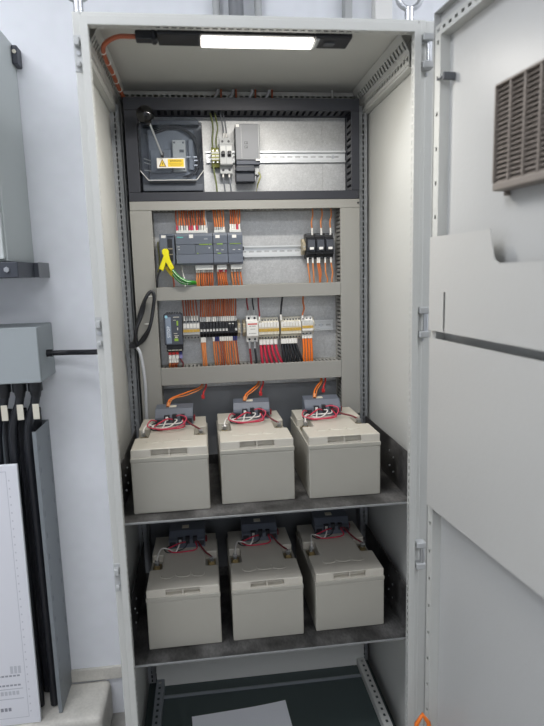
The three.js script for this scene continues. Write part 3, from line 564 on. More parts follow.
// fuse holders at the end of row 2
{
  const e = thing('end_stop', 'beige rail end stop beside the black fuse holders', 'end stop');
  mesh('body', termProfile(1.505, 0.025, -0.452, 0.176, 0.1845), P.beige, e); mesh('clamp_screw', rod([0.18, 1.505, -0.452], [0.18, 1.505, -0.4505], 0.0028, 8), P.tin, e);
  const lab = ['black fuse holder with white window against the beige end stop', 'black fuse holder with white window between two others', 'black fuse holder with white window beside the upright grey duct'];
  for (let i = 0; i < 3; i++) {
    const x0 = 0.1855 + i * 0.0297, x1 = x0 + 0.0291, t = thing('fuse_holder', lab[i], 'fuse holder', 'black fuse holders');
    mesh('body', profileX([[-0.489, 1.468], [-0.457, 1.466], [-0.452, 1.478], [-0.443, 1.481], [-0.443, 1.529], [-0.452, 1.533], [-0.457, 1.546], [-0.489, 1.544]], x0, x1, 0.0008), P.black, t);
    const lv = mesh('lever', [profileX([[-0.443, 1.489], [-0.433, 1.49], [-0.428, 1.5], [-0.434, 1.524], [-0.443, 1.526]], x0 + 0.003, x1 - 0.003, 0.0006)], P.charcoal, t);
    mesh('window', B(x0 + 0.008, x1 - 0.008, 1.494, 1.502, -0.43, -0.4265, 0.001), P.white, lv);
    for (const y of [1.539, 1.469]) mesh('clamp_slot', B(x0 + 0.004, x1 - 0.004, y, y + 0.004, -0.4565, -0.455), P.greyDark, t);
    wire('orange-brown wire rising from a black fuse holder', 'wires above the black fuse holders', [[x0 + 0.0215, 1.54, -0.455], [x0 + 0.0215, 1.558, -0.455], [x0 + 0.019, 1.58, -0.452], [x0 + 0.024, 1.603, -0.452], [x0 + 0.023, 1.627, -0.457]], 0.0024, P.wOrangeC, P.sleeve, 0.022);
    for (const dx of i === 1 ? [0.008, 0.0135] : i === 2 ? [0.003, 0.022] : [0.006, 0.022])
      wire('orange-brown wire dropping from a black fuse holder', 'wires below the black fuse holders', [[x0 + dx, 1.47, -0.455], [x0 + dx, 1.45, -0.454], [x0 + dx + rr(0, 0.005), 1.42, -0.451], [x0 + dx + rr(0, 0.007), 1.4, -0.452], [x0 + dx + 0.004, 1.383, -0.456]], 0.0026, [P.wOrangeC, P.wOrange][i % 2], P.sleeve, 0.017);
  }
}

// ---------------------------------------------------------------- row 3: power supply, terminals, relays
{
  const t = thing('power_supply', 'slim dark power supply with pale blue vertical name strip', 'power supply');
  mesh('housing', [B(-0.27, -0.2145, 1.212, 1.307, -0.4895, PF, 0.002)], P.plcDark, t);
  for (let i = 0; i < 6; i++) mesh('vent_rib', B(-0.263 + i * 0.008, -0.2592 + i * 0.008, 1.307, 1.3115, -0.48, PF - 0.004), P.greyDark, t);
  const nm = printed(0.0165, 0.082, 5000, (g, w, h) => {
    g.fillStyle = '#8794a6'; g.fillRect(0, 0, w, h); g.save(); g.translate(w / 2, h * 0.56); g.rotate(-Math.PI / 2); g.fillStyle = '#d9dfe6'; g.textAlign = 'center'; g.textBaseline = 'middle'; g.font = `bold ${w * 0.78}px sans-serif`; g.fillText('SITOP', 0, 0, h * 0.6); g.restore();
  });
  plate('name_strip', 0.0165, 0.082, nm, t, [-0.2565, 1.258, PF + 0.0001]);
  mesh('emblem', rod([-0.262, 1.3, PF], [-0.262, 1.3, PF + 0.0008], 0.0045, 16), S(0x9fd6e8, 0.5), t);
  mesh('status_display', [B(-0.231, -0.226, 1.272, 1.287, PF, PF + 0.0007), B(-0.24, -0.228, 1.224, 1.232, PF, PF + 0.0006)], P.lime, t);
  mesh('print_mark', [B(-0.241, -0.222, 1.2975, 1.2995, PF, PF + 0.0005), B(-0.241, -0.233, 1.2885, 1.2898, PF, PF + 0.0005), B(-0.23, -0.227, 1.258, 1.266, PF, PF + 0.0005), B(-0.241, -0.23, 1.247, 1.2485, PF, PF + 0.0005), B(-0.24, -0.226, 1.2405, 1.242, PF, PF + 0.0005), B(-0.238, -0.23, 1.234, 1.238, PF, PF + 0.0005)], P.cream, t);
  mesh('lower_housing', B(-0.2665, -0.2155, 1.19, 1.212, -0.4895, PF - 0.012, 0.002), P.black, t);
  mesh('terminal_row', [0, 1, 2, 3].map(i => B(-0.262 + i * 0.0112, -0.2525 + i * 0.0112, 1.1925, 1.1955, PF - 0.012, PF - 0.0115)), P.cream, t);
  const tb = thing('connector_block', 'row of white and red wire connectors under the slim power supply', 'connector');
  const cm = [P.white, P.white, P.white, S(0x8a86b8, 0.5)];
  for (let i = 0; i < 4; i++) { mesh('plug_cap', B(-0.262 + i * 0.0112, -0.2525 + i * 0.0112, 1.179, 1.1875, -0.462, PF - 0.016, 0.001), i === 3 ? P.navy : P.red, tb); mesh('plug_body', B(-0.262 + i * 0.0112, -0.2525 + i * 0.0112, 1.166, 1.179, -0.462, PF - 0.018, 0.001), cm[i], tb); }
  bundle(4, 'orange-brown wire dropping from the connectors under the power supply', 'wires below the power supply', -0.259, -0.236, 1.167, -0.261, -0.239, 1.133, -0.45, -0.45, 0.0034, [P.wOrangeC, P.wBrown], null);
  wire('dark red wire beside the power supply connectors', null, [[-0.228, 1.167, -0.45], [-0.222, 1.158, -0.446], [-0.218, 1.15, -0.446], [-0.219, 1.14, -0.45], [-0.221, 1.132, -0.453]], 0.0028, P.wDarkRed, null);
}
function terminal(name, label, group, x, w, y, h, zf, body, band, bandMat, topMat) {
  const t = thing(name, label, 'terminal', group);
  mesh('body', termProfile(y, h, zf, x, x + w - 0.0005), body, t);
  if (band) mesh('bridge_band', B(x, x + w - 0.0005, y - h * 0.2, y + h * 0.08, zf - 0.001, zf + 0.0009), bandMat, t);
  if (topMat) mesh('marker', B(x + 0.0007, x + w - 0.0012, y + h * 0.2, y + h * 0.62, zf - 0.008, zf + 0.0016, 0.0006), topMat, t);
  mesh('clamp_opening', [B(x + w * 0.25, x + w * 0.7, y - h * 0.86, y - h * 0.72, zf - 0.0222, zf - 0.016), B(x + w * 0.25, x + w * 0.7, y + h * 0.72, y + h * 0.86, zf - 0.0222, zf - 0.016)], P.greyDark, t);
  return t;
}
for (let i = 0; i < 5; i++) terminal('terminal_block', 'cream terminal block with yellow bridge beside the slim power supply', 'cream terminals beside the power supply', -0.2125 + i * 0.0104, 0.0104, 1.254, 0.032, -0.448, P.greyLight, true, P.amber, P.white);
bundle(6, 'orange-brown wire rising from the cream terminal blocks', 'wires above the cream terminals', -0.208, -0.167, 1.283, -0.21, -0.169, 1.358, -0.458, -0.458, 0.0023, [P.wBrown, P.wOrangeB], [P.sleeve, P.sleeveGrey], 0.016);
for (let i = 0; i < 12; i++) {
  const x = -0.16 + i * 0.01, t = thing('relay_socket', 'slim black plug-in relay with white marker in the relay row', 'relay', 'slim black relays');
  mesh('body', termProfile(1.2535, 0.0265, -0.452, x, x + 0.0095), P.black, t);
  mesh('relay', B(x + 0.0006, x + 0.0089, 1.258, 1.276, -0.46, -0.446, 0.001), P.blackSoft, t);
  if (i !== 9 && i !== 10) mesh('marker', B(x + 0.001, x + 0.0078, 1.2475, 1.2555, -0.453, -0.4505, 0.0005), P.white, t);
  else mesh('marker', B(x + 0.001, x + 0.0078, 1.269, 1.272, -0.447, -0.4455, 0.0004), P.greyPale, t);
}
bundle(18, 'orange-brown wire rising from the slim black relays', 'wires above the slim relays', -0.156, -0.045, 1.278, -0.154, -0.043, 1.358, -0.459, -0.458, 0.0023, [P.wBrown, P.wOrangeB, P.wOrange], [P.sleeve, P.sleeve, P.sleeveGrey], 0.016);
bundle(3, 'orange-brown wire dropping below the first slim relays', 'wires below the first relays', -0.156, -0.146, 1.2285, -0.153, -0.143, 1.133, -0.459, -0.452, 0.0025, [P.wOrangeC, P.wOrange], [P.sleeve], 0.016);
bundle(11, 'orange-brown wire dropping below the crowded end of the relay row', 'wires below the later relays', -0.118, -0.046, 1.2285, -0.116, -0.041, 1.133, -0.459, -0.452, 0.0025, [P.wOrangeC, P.wOrange, P.wBrown], [P.sleeve, P.sleeve, P.navy], 0.014);
for (const [x, l] of [[-0.0395, 'beige rail end stop closing the slim relay row'], [-0.0225, 'beige rail end stop beside the white two-pole breaker']]) {
  const e = thing('end_stop', l, 'end stop'); mesh('body', termProfile(1.252, 0.027, -0.455, x, x + 0.0085), P.beige, e);
  mesh('clamp_screw', rod([x + 0.0042, 1.252, -0.455], [x + 0.0042, 1.252, -0.4535], 0.0028, 8), P.tin, e);
}
{
  const b = breaker('circuit_breaker', 'white two-pole breaker with red stripe in the terminal row', -0.0125, 0.0245, 1.2075, 1.2925, -0.438, 2, false, P.white);
  const pr = printed(0.034, 0.042, 6000, (g, w, h) => {
    g.fillStyle = '#e6e5df'; g.fillRect(0, 0, w, h); g.fillStyle = '#c8453f'; g.fillRect(w * 0.05, h * 0.05, w * 0.9, h * 0.1);
    g.fillStyle = '#9a9a96'; for (const [a, bb, y] of [[0.2, 0.4, 0.24], [0.45, 0.8, 0.24], [0.3, 0.75, 0.46], [0.15, 0.3, 0.78], [0.35, 0.85, 0.78]]) g.fillRect(w * a, h * y, w * (bb - a), h * 0.05);
  });
  plate('front_print', 0.034, 0.042, pr, b, [0.006, 1.25, -0.4379]);
  const LW = 'thin wire entering the top of the white two-pole breaker', xs = [[-0.004, P.wRedDark, 'thin dark red wire entering the top of the white breaker'], [0.014, P.wBlack, 'thin black wire entering the top of the white breaker']];
  for (const [x, m, l] of xs) wire(l, null, [[x, 1.29, -0.463], [x, 1.308, -0.462], [x - 0.003, 1.33, -0.46], [x - 0.004, 1.358, -0.46]], 0.0024, m, P.sleeveGrey, 0.02);
  for (const [x, m, l] of [[-0.003, P.wRedDark, 'dark red wire leaving the bottom of the white breaker'], [0.014, P.wBlack, 'black wire leaving the bottom of the white breaker']]) wire(l, null, [[x, 1.21, -0.463], [x, 1.19, -0.462], [x + 0.002, 1.16, -0.458], [x + 0.004, 1.131, -0.456]], 0.0034, m, P.sleeveGrey, 0.024);
}
for (let i = 0; i < 14; i++) {
  const x = 0.0265 + i * 0.0095 + (i > 6 ? 0.006 : 0);
  terminal('terminal_block', i < 7 ? 'white terminal block with yellow bridge above the red wires' : 'white terminal block with yellow bridge above the thick black wires', i < 7 ? 'white terminals over red wires' : 'white terminals over black wires', x, 0.0095, 1.247, 0.036, -0.448, P.cream, true, P.amber, P.white);
}
for (let i = 0; i < 3; i++) terminal('terminal_block', 'broad white terminal block above the bright orange wires', 'broad white terminals', 0.1675 + i * 0.0121, 0.0121, 1.2525, 0.031, -0.444, P.white, true, P.amber, P.greyPale);
{ const e = thing('end_stop', 'pale end bracket after the broad white terminals', 'end stop'); mesh('body', termProfile(1.2525, 0.028, -0.452, 0.2042, 0.2095), P.cream, e); mesh('clamp_screw', rod([0.2068, 1.2525, -0.452], [0.2068, 1.2525, -0.4505], 0.002, 8), P.tin, e); }
[0.033, 0.0445, 0.0565, 0.0685, 0.0815].forEach((x, i) => wire('thick red wire dropping from the white terminals', 'thick red wires', [[x, 1.214, -0.458], [x, 1.195, -0.456], [x + 0.001 + i * 0.001, 1.168, -0.452], [x + 0.003 + i * 0.003, 1.145, -0.453], [x + 0.005 + i * 0.004, 1.131, -0.456]], 0.0046, P.wRed, P.sleeve, 0.017));
[0.1035, 0.112, 0.1205, 0.13, 0.139, 0.1475].forEach((x, i) => wire('thick black wire dropping from the white terminals', 'thick black wires', [[x, 1.214, -0.458], [x, 1.195, -0.456], [x + 0.001 + i * 0.0014, 1.168, -0.452], [x + 0.002 + i * 0.003, 1.145, -0.453], [x + 0.003 + i * 0.0035, 1.131, -0.456]], 0.0044, P.wBlack, P.sleeve, 0.016));
[0.1725, 0.181, 0.19, 0.1985].forEach((x, i) => wire('bright orange wire dropping from the broad white terminals', 'bright orange wires', [[x, 1.224, -0.458], [x, 1.205, -0.456], [x + 0.0005, 1.172, -0.452], [x + rr(-0.001, 0.002), 1.15, -0.453], [x + 0.002, 1.131, -0.456]], 0.0036, P.wBright, P.sleeve, 0.012));
wire('thin dark red wire entering the first white terminal', null, [[0.0305, 1.275, -0.452], [0.031, 1.295, -0.452], [0.029, 1.32, -0.456], [0.029, 1.358, -0.46]], 0.0026, P.wRedDark, P.sleeve, 0.014);
wire('black wire curving down into the white terminals', null, [[0.1, 1.275, -0.452], [0.1, 1.296, -0.452], [0.103, 1.322, -0.456], [0.109, 1.358, -0.46]], 0.003, P.wBlack, P.sleeve, 0.018);
wire('orange wire twisting down to the broad white terminals', null, [[0.171, 1.278, -0.455], [0.171, 1.292, -0.454], [0.177, 1.31, -0.456], [0.174, 1.33, -0.458], [0.176, 1.358, -0.46]], 0.0028, P.wOrange, P.sleeve, 0.01);

// ---------------------------------------------------------------- cables beside the upright duct
{
  const t = thing('cable_loop', 'black cable wound into a long loop beside the upright duct', 'cable');
  for (const d of [0, 1, 2]) mesh('coil', tube([[-0.362 + d * 0.004, 1.216, -0.405], [-0.352, 1.262, -0.4 + d * 0.006], [-0.338 + d * 0.004, 1.315, -0.397], [-0.316, 1.362, -0.395 + d * 0.004], [-0.299, 1.381, -0.395], [-0.292, 1.372 - d * 0.004, -0.395], [-0.296, 1.335, -0.396], [-0.311, 1.272, -0.397 + d * 0.005], [-0.33 - d * 0.004, 1.235, -0.4], [-0.352, 1.219, -0.405]], 0.0052, 44, 8), P.wBlack, t);
  mesh('cable_clip', [B(-0.377, -0.352, 1.209, 1.224, -0.4585, -0.4, 0.003)], P.black, t);
  for (const [x, y] of [[-0.306, 1.366], [-0.317, 1.283]]) mesh('cable_tie', new THREE.TorusGeometry(0.0085, 0.0013, 6, 14).rotateX(Math.PI / 2).translate(x, y, -0.396), P.greyPale, t);
  const w = thing('pale_cable', 'pale grey cable hanging in front of the upright duct', 'cable');
  mesh('sheath', tube([[-0.352, 1.212, -0.402], [-0.345, 1.196, -0.398], [-0.338, 1.15, -0.396], [-0.335, 1.09, -0.398], [-0.337, 1.03, -0.402], [-0.338, 0.93, -0.41]], 0.0052, 26, 8), P.wPale, w);
}

// ---------------------------------------------------------------- shelves
function shelf(label, y, flange) {
  const t = thing('battery_shelf', label, 'shelf');
  mesh('tray', [B(-0.381, 0.381, y - 0.003, y, -0.44, -0.0245)], P.steel, t);
  mesh('front_edge', B(-0.381, 0.381, y - 0.0055, y, -0.0243, -0.0215, 0.001), P.cutEdge, t);
  for (const s of [-1, 1]) {
    const f = mesh('side_flange', B(s * 0.3785, s * 0.381, y, y + flange, -0.455, -0.03), P.steel, t);
    for (const [z, yy] of [[-0.2, 0.085], [-0.165, 0.075], [-0.2, 0.04], [-0.165, 0.032]]) mesh('screw', rod([s * 0.3785, y + yy, z], [s * 0.376, y + yy, z], 0.0032, 8), P.bright, f);
  }
  mesh('rear_flange', B(-0.378, 0.378, y, y + 0.03, -0.4425, -0.44), P.steel, t);
  return t;
}
shelf('stained steel shelf carrying the upper three batteries', 0.815, 0.127);
shelf('stained steel shelf carrying the lower three batteries', 0.42, 0.135);

// ---------------------------------------------------------------- batteries
const csg = new Evaluator(); csg.useGroups = false; csg.attributes = ['position', 'normal'];
const bw = 0.1, bd = 0.325, bh = 0.15, lidTop = 0.1725;
function lidGeometry() {
  const w = 0.0975, d0 = 0.0035, d1 = bd - 0.0035, n0 = 0.112, n1 = 0.198, nx = 0.062, e = 0.004;
  // H-shaped plan (x, depth from the front)
  const pts = [[-w, d0], [w, d0], [w, n0 - e], [w - e, n0], [nx + e, n0], [nx, n0 + e], [nx, n1 - e], [nx + e, n1], [w - e, n1], [w, n1 + e], [w - 0.002, d1], [-w + 0.002, d1], [-w, n1 + e], [-w + e, n1], [-nx - e, n1], [-nx, n1 - e], [-nx, n0 + e], [-nx - e, n0], [-w + e, n0], [-w, n0 - e]];
  const h = lidTop - bh + 0.006;
  const s = new THREE.Shape(pts.map(p => new THREE.Vector2(...p)));
  const g = new THREE.ExtrudeGeometry(s, { depth: h - 0.002, bevelEnabled: true, bevelSize: 0.002, bevelThickness: 0.002, bevelSegments: 2, bevelOffset: -0.002, curveSegments: 2 });
  g.rotateX(-Math.PI / 2);                            // plan (x, d) -> (x, 0, -d), height up
  g.translate(0, bh - 0.006, 0);
  const lid = new Brush(clean(g)); lid.updateMatrixWorld();
  let out = lid;
  for (const x of [-0.0245, 0.0235]) for (const z of [-0.0035, -bd + 0.0035]) {
    const c = new Brush(clean(new THREE.BoxGeometry(0.0445, 0.0165, 0.03))); c.position.set(x, bh + 0.0125, z); c.updateMatrixWorld();
    out = csg.evaluate(out, c, SUBTRACTION); out.updateMatrixWorld();
  }
  return out.geometry;
}
const battery = thing('battery', 'grey sealed battery at the lock end of the upper shelf', 'battery');
mesh('case', [B(-bw + 0.001, bw - 0.001, 0, bh - 0.012, -bd + 0.001, -0.001, 0.003), B(-bw + 0.0018, bw - 0.0018, bh - 0.0128, bh - 0.0108, -bd + 0.0018, -0.0018), B(-bw, bw, bh - 0.0112, bh, -bd, 0, 0.0018)], P.battery, battery);
{
  const lid = mesh('lid', lidGeometry(), P.batteryLid, battery);
  const ridge = [];
  const arc = (cx, cz, r, a0, a1) => { const p = []; for (let k = 0; k <= 8; k++) { const a = a0 + (a1 - a0) * k / 8; p.push([cx + r * Math.cos(a), lidTop - 0.0002, cz + r * 0.7 * Math.sin(a)]); } ridge.push(tube(p, 0.0018, 18, 6)); };
  arc(-0.045, -0.07, 0.018, 0.3, 3.6); arc(0, -0.075, 0.022, -0.5, 3.4); arc(0.042, -0.07, 0.018, -0.4, 2.9);
  ridge.push(B(-0.075, -0.066, lidTop - 0.003, lidTop - 0.0008, -0.095, -0.045, 0.0008));
  mesh('embossed_ridge', ridge, P.batteryLid, lid);
  const cover = mesh('vent_strip', B(-0.052, 0.052, lidTop - 0.003, lidTop - 0.0005, -0.195, -0.118, 0.001), P.batteryLid, lid);
  for (const s of [-1, 1]) {
    const x = s * 0.08, z = -0.155;
    const tm = mesh('terminal', [B(x - 0.013, x + 0.013, bh - 0.002, bh + 0.006, z - 0.022, z + 0.022, 0.001), B(x - 0.008, x + 0.008, bh + 0.005, bh + 0.014, z - 0.008, z + 0.008, 0.001)], P.brass, battery);
    mesh('bolt', [rod([x, bh + 0.014, z], [x, bh + 0.019, z], 0.0065, 6), rod([x, bh + 0.019, z], [x, bh + 0.0215, z], 0.0035, 8)], P.bright, tm);
  }
}
const SPOTS = [[-0.2505, 0.815, -0.071, 'grey sealed battery at the lock end of the upper shelf', 0], [-0.021, 0.815, -0.093, 'grey sealed battery in the middle of the upper shelf', 0.004], [0.216, 0.815, -0.087, 'grey sealed battery at the hinge end of the upper shelf', 0],
  [-0.236, 0.42, -0.08, 'grey sealed battery at the lock end of the lower shelf', 0], [-0.006, 0.42, -0.081, 'grey sealed battery in the middle of the lower shelf', 0], [0.228, 0.42, -0.087, 'grey sealed battery at the hinge end of the lower shelf', 0.01]];
SPOTS.forEach(([x, y, z, l, a], i) => { const b = i ? copy(battery, l, [x, y + 0.0002, z], 'sealed batteries on the shelves') : battery; b.position.set(x, y + 0.0002, z); b.rotation.y = a; b.userData.group = 'sealed batteries on the shelves'; });

// battery monitors with their leads
const place = ['lock-end upper battery', 'middle upper battery', 'hinge-end upper battery', 'lock-end lower battery', 'middle lower battery', 'hinge-end lower battery'];
const mon = [[0.003, -0.236, 0.02], [0.006, -0.238, 0.06], [-0.012, -0.235, 0.05], [0.006, -0.245, 0.02], [0.003, -0.25, 0.02], [0.004, -0.25, 0.02]];
SPOTS.forEach(([bx, by, bz], i) => {
  const up = i < 3, [mx, mz, tilt] = mon[i], y = by + lidTop - 0.0003, x = bx + mx, z = bz + mz;
  const t = thing('battery_monitor', 'blue-grey monitor module on the ' + place[i], 'battery monitor', null, [x, y, z]); t.rotation.y = -tilt;
  const m = P.monitor;
  mesh('housing', [profileX([[-0.062, 0.0005], [0.012, 0.0005], [0.012, 0.026], [0.004, 0.03], [-0.012, 0.047], [-0.062, 0.05]], -0.055, 0.056, 0.001)], m, t);
  mesh('front_socket', [B(-0.028, -0.012, 0.014, 0.032, 0.0, 0.0135), B(-0.004, 0.009, 0.014, 0.034, 0.0, 0.0135), B(0.019, 0.032, 0.014, 0.033, 0.0, 0.0135), B(-0.052, -0.034, 0.006, 0.021, 0.006, 0.0135), B(0.036, 0.053, 0.006, 0.021, 0.006, 0.0135)], P.blackSoft, t);
  mesh('fuse_cap', [B(-0.024, -0.016, 0.017, 0.029, 0.0135, 0.017, 0.001)], P.white, t);
  mesh('top_label', B(-0.015, 0.006, 0.0478, 0.0495, -0.045, -0.025), P.cream, t);
  mesh('side_plug', B(0.0565, 0.062, 0.008, 0.024, -0.02, -0.002, 0.002), P.wRedDark, t);
  const q = (a, b, c) => [x + a, y + b, z + c], n = bh + 0.02 - lidTop;
  // looped leads lying on the lid
  const lead = (l, pts, r, mt, tip) => { const w = thing('sense_lead', l + ' on the ' + place[i], 'wire'); mesh('insulation', tube(pts, r, 34, 7), mt, w); if (tip) { const e = pts[pts.length - 1]; mesh('cable_lug', [B(e[0] - 0.006, e[0] + 0.006, e[1] - 0.0025, e[1] + 0.003, e[2] - 0.01, e[2] + 0.004, 0.001)], P.tin, w); } return w; };
  const f = up ? 0.05 : 0.03;
  const rx = bx + 0.08 - x, lx = bx - 0.08 - x, tz = bz - 0.155 - z;
  lead('red sensing lead looped', [q(-0.004, 0.02, 0.014), q(-0.02, 0.026, 0.03), q(-0.05, 0.014, f), q(-0.058, 0.006, f * 0.7), q(-0.046, 0.005, f + 0.012), q(-0.01, 0.006, f + 0.018), q(0.03, 0.008, f + 0.008), q(0.026, 0.02, 0.014)], 0.0021, P.wRed);
  lead('white sensing lead looped', [q(-0.02, 0.024, 0.017), q(-0.024, 0.018, 0.034), q(-0.034, 0.006, f + 0.015), q(lx + 0.03, 0.008, f * 0.9), q(lx + 0.012, 0.016, f * 0.6 + tz * 0.2), q(lx + 0.002, 0.012, tz - 0.012), q(lx, 0.002, tz + 0.003)], 0.0024, P.wWhite, true);
  lead('dark red battery lead with black sleeves', [q(0.026, 0.02, 0.0135), q(0.034, 0.025, 0.028), q(0.046, 0.016, 0.05), q(rx - 0.016, 0.008, tz - 0.022), q(rx - 0.003, 0.003, tz - 0.008), q(rx, 0.001, tz + 0.003)], 0.0027, P.wDarkRed, true);
  lead('black sensing lead looped', [q(-0.046, 0.012, 0.0135), q(-0.06, 0.012, 0.024), q(-0.068, 0.006, f * 0.8), q(-0.056, 0.004, f + 0.012), q(-0.03, 0.004, f + 0.006), q(-0.006, 0.01, 0.03), q(0.004, 0.022, 0.0135)], 0.0018, P.wBlack);
  if (up) {
    lead('second red sensing lead curled', [q(0.008, 0.03, 0.0135), q(0.02, 0.036, 0.03), q(0.038, 0.032, 0.05), q(0.024, 0.018, 0.078), q(-0.03, 0.012, 0.086), q(-0.072, 0.016, 0.062), q(-0.064, 0.026, 0.034), q(-0.051, 0.018, 0.0135)], 0.0019, P.wPink);
    lead('second white sensing lead curled', [q(0.002, 0.02, 0.014), q(0.01, 0.022, 0.03), q(-0.008, 0.01, 0.05), q(-0.05, 0.006, 0.058), q(-0.06, 0.01, 0.04), q(-0.03, 0.012, 0.034), q(0.02, 0.014, 0.036), q(0.026, 0.018, 0.0135)], 0.0019, P.wWhite);
  }
  if (up) {                                            // orange supply leads coming down from the duct
    const top = [-0.162, 0.022, 0.228][i], cx = x - 0.018, sgn = i === 2 ? 0.3 : 1;
    const w = thing('supply_lead', 'orange twisted lead from the duct to the monitor on the ' + place[i], 'wire');
    mesh('insulation', [tube([[top, 1.083, -0.455], [top - 0.004 * sgn, 1.072, -0.445], [top - (top - cx) * 0.5, 1.06, -0.415], [cx + 0.004, 1.05, -0.375], [cx, y + 0.05, z - 0.03]], 0.0024, 20, 7)], P.wBright, w);
    mesh('twisted_core', [tube([[top + 0.003, 1.083, -0.455], [top + 0.002, 1.07, -0.442], [top - (top - cx) * 0.45, 1.054, -0.41], [cx + 0.012, 1.05, -0.378], [cx + 0.003, y + 0.05, z - 0.028]], 0.002, 20, 7)], P.wOrangeC, w);
    mesh('boot', rod([cx, y + 0.049, z - 0.03], [cx + 0.002, y + 0.06, z - 0.038], 0.0055, 10), P.wOrangeC, w);
    const v = thing('signal_lead', 'short red lead ending below the duct above the ' + place[i], 'wire');
    mesh('insulation', tube([[top + 0.014, 1.083, -0.448], [top + 0.012, 1.07, -0.44], [top + 0.004, 1.055, -0.43], [top + 0.002, 1.045, -0.428]], 0.003, 12, 7), P.red, v);
    mesh('plug', B(top - 0.003, top + 0.007, 1.036, 1.048, -0.433, -0.423, 0.001), P.red, v);
  }
});

// paper on the cabinet floor
{
  const g = new THREE.BoxGeometry(0.3, 0.0006, 0.2, 12, 1, 8), p = g.attributes.position;
  for (let i = 0; i < p.count; i++) { const x = p.getX(i), z = p.getZ(i); p.setY(i, p.getY(i) + 0.006 * Math.max(0, x / 0.15) ** 2 + 0.004 * Math.max(0, -z / 0.1) ** 2); }
  g.computeVertexNormals();
  const o = mesh('paper_sheet', g, P.paper); o.position.set(-0.085, 0.0505, -0.165); o.rotation.y = 0.06; tag(o, 'white paper sheet lying on the cabinet floor', 'paper');
}
{ const r = thing('orange_cable_end', 'orange cable looped at the foot of the open door', 'cable'); mesh('sheath', tube([[0.35, -0.19, 0.1], [0.352, 0.1, 0.1], [0.354, 0.262, 0.1], [0.363, 0.283, 0.1], [0.377, 0.28, 0.1], [0.387, 0.25, 0.1], [0.389, 0.1, 0.1], [0.389, -0.19, 0.1]], 0.006, 30, 8), P.wBright, r); }

// ---------------------------------------------------------------- beside the cabinet
{
  const t = thing('wall_cabinet', 'pale grey wall-mounted equipment cabinet above the junction box', 'wall cabinet');
  mesh('body', B(-1.1, -0.69, 1.478, 2.14, WALL + 0.001, -0.36, 0.004), P.wallCabinet, t);
  mesh('cabinet_door', B(-1.098, -0.694, 1.484, 2.134, -0.3595, -0.34, 0.004), P.wallCabinet, t);
  mesh('fixing_bracket', [B(-0.6895, -0.672, 2.075, 2.13, WALL + 0.001, WALL + 0.05, 0.004)], P.charcoal, t);
  mesh('bracket_screw', rod([-0.68, 2.11, WALL + 0.05], [-0.68, 2.11, WALL + 0.054], 0.006, 8), P.cream, t);
  const r = thing('support_rail', 'black metal support rail under the wall cabinet', 'rail');
  mesh('bar', [B(-1.12, -0.648, 1.432, 1.477, WALL + 0.001, -0.5, 0.003), B(-1.12, -0.66, 1.432, 1.477, -0.4995, -0.34, 0.003)], P.charcoal, r);
  mesh('end_plate', B(-0.6475, -0.645, 1.43, 1.478, WALL + 0.001, -0.5, 0.0008), P.greyMid, r);
  mesh('bolt', [rod([-0.69, 1.455, -0.3399], [-0.69, 1.455, -0.335], 0.008, 6)], P.bright, r);
}
{
  const t = thing('junction_box', 'grey metal junction box with black cables leaving below', 'junction box');
  mesh('body', B(-1.05, -0.653, 1.11, 1.283, WALL + 0.001, -0.45, 0.004), P.jbox, t);
  mesh('lid', B(-1.05, -0.653, 1.11, 1.283, -0.4495, -0.44, 0.004), P.jbox, t);
  mesh('cable_gland', rod([-0.653, 1.19, -0.53], [-0.635, 1.19, -0.53], 0.012, 12), P.black, t);
  const c = thing('link_cable', 'black cable linking the junction box to the tall cabinet', 'cable');
  mesh('sheath', tube([[-0.634, 1.19, -0.53], [-0.58, 1.19, -0.525], [-0.5, 1.195, -0.47], [-0.44, 1.2, -0.436], [-0.4042, 1.2, -0.4355]], 0.0085, 24, 10), P.black, c);
  const glands = [-0.69, -0.738, -0.786, -0.834];
  glands.forEach((x, i) => {
    const k = thing('power_cable', 'thick black cable with pale tag dropping from the junction box', 'cable', 'black cables below the junction box');
    mesh('sheath', tube([[x, 1.108, -0.5], [x, 1.05, -0.5], [x - 0.022, 1.0, -0.502], [x - 0.036, 0.94, -0.507], [x - 0.036 + rr(-0.003, 0.003), 0.5, -0.508], [x - 0.036, 0.1, -0.508], [x - 0.036, -0.044, -0.508]], 0.014, 30, 10), P.wBlack, k);
    mesh('gland', [rod([x, 1.1095, -0.5], [x, 1.075, -0.5], 0.022, 10), rod([x, 1.075, -0.5], [x, 1.055, -0.5], 0.018, 10, 0.014)], P.black, k);
    mesh('cable_tag', B(x - 0.01, x + 0.01, 0.985, 1.035, -0.487, -0.484, 0.001), P.cream, k);
  });
  const tr = thing('cable_tray', 'grey perforated cable tray standing against the wall', 'cable tray');
  mesh('back', B(-1.05, -0.692, -0.046, 0.95, WALL + 0.001, WALL + 0.003), P.tray, tr);
  const g = punched(0.155, 0.996, 0.002, [[0.02, 0.006, 0.02, 0.075], [0.135, 0.006, 0.02, 0.075]]).rotateY(Math.PI / 2).translate(-0.692, -0.046, WALL + 0.158);
  mesh('side_flange', [g, B(-0.702, -0.692, -0.046, 0.95, WALL + 0.156, WALL + 0.158)], P.tray, tr);
  const rk = thing('riser_cable', 'black riser cable filling the tray behind the white board', 'cable', 'riser cables in the tray');
  mesh('sheath', tube([[-0.722, 1.0, -0.585], [-0.724, 0.7, -0.585], [-0.722, 0.3, -0.585], [-0.72, -0.044, -0.585]], 0.018, 24, 10), P.wBlack, rk);
  copy(rk, 'black riser cable filling the tray behind the white board', [-0.045, 0, 0]); copy(rk, 'black riser cable filling the tray behind the white board', [-0.09, 0, 0.004]);
}
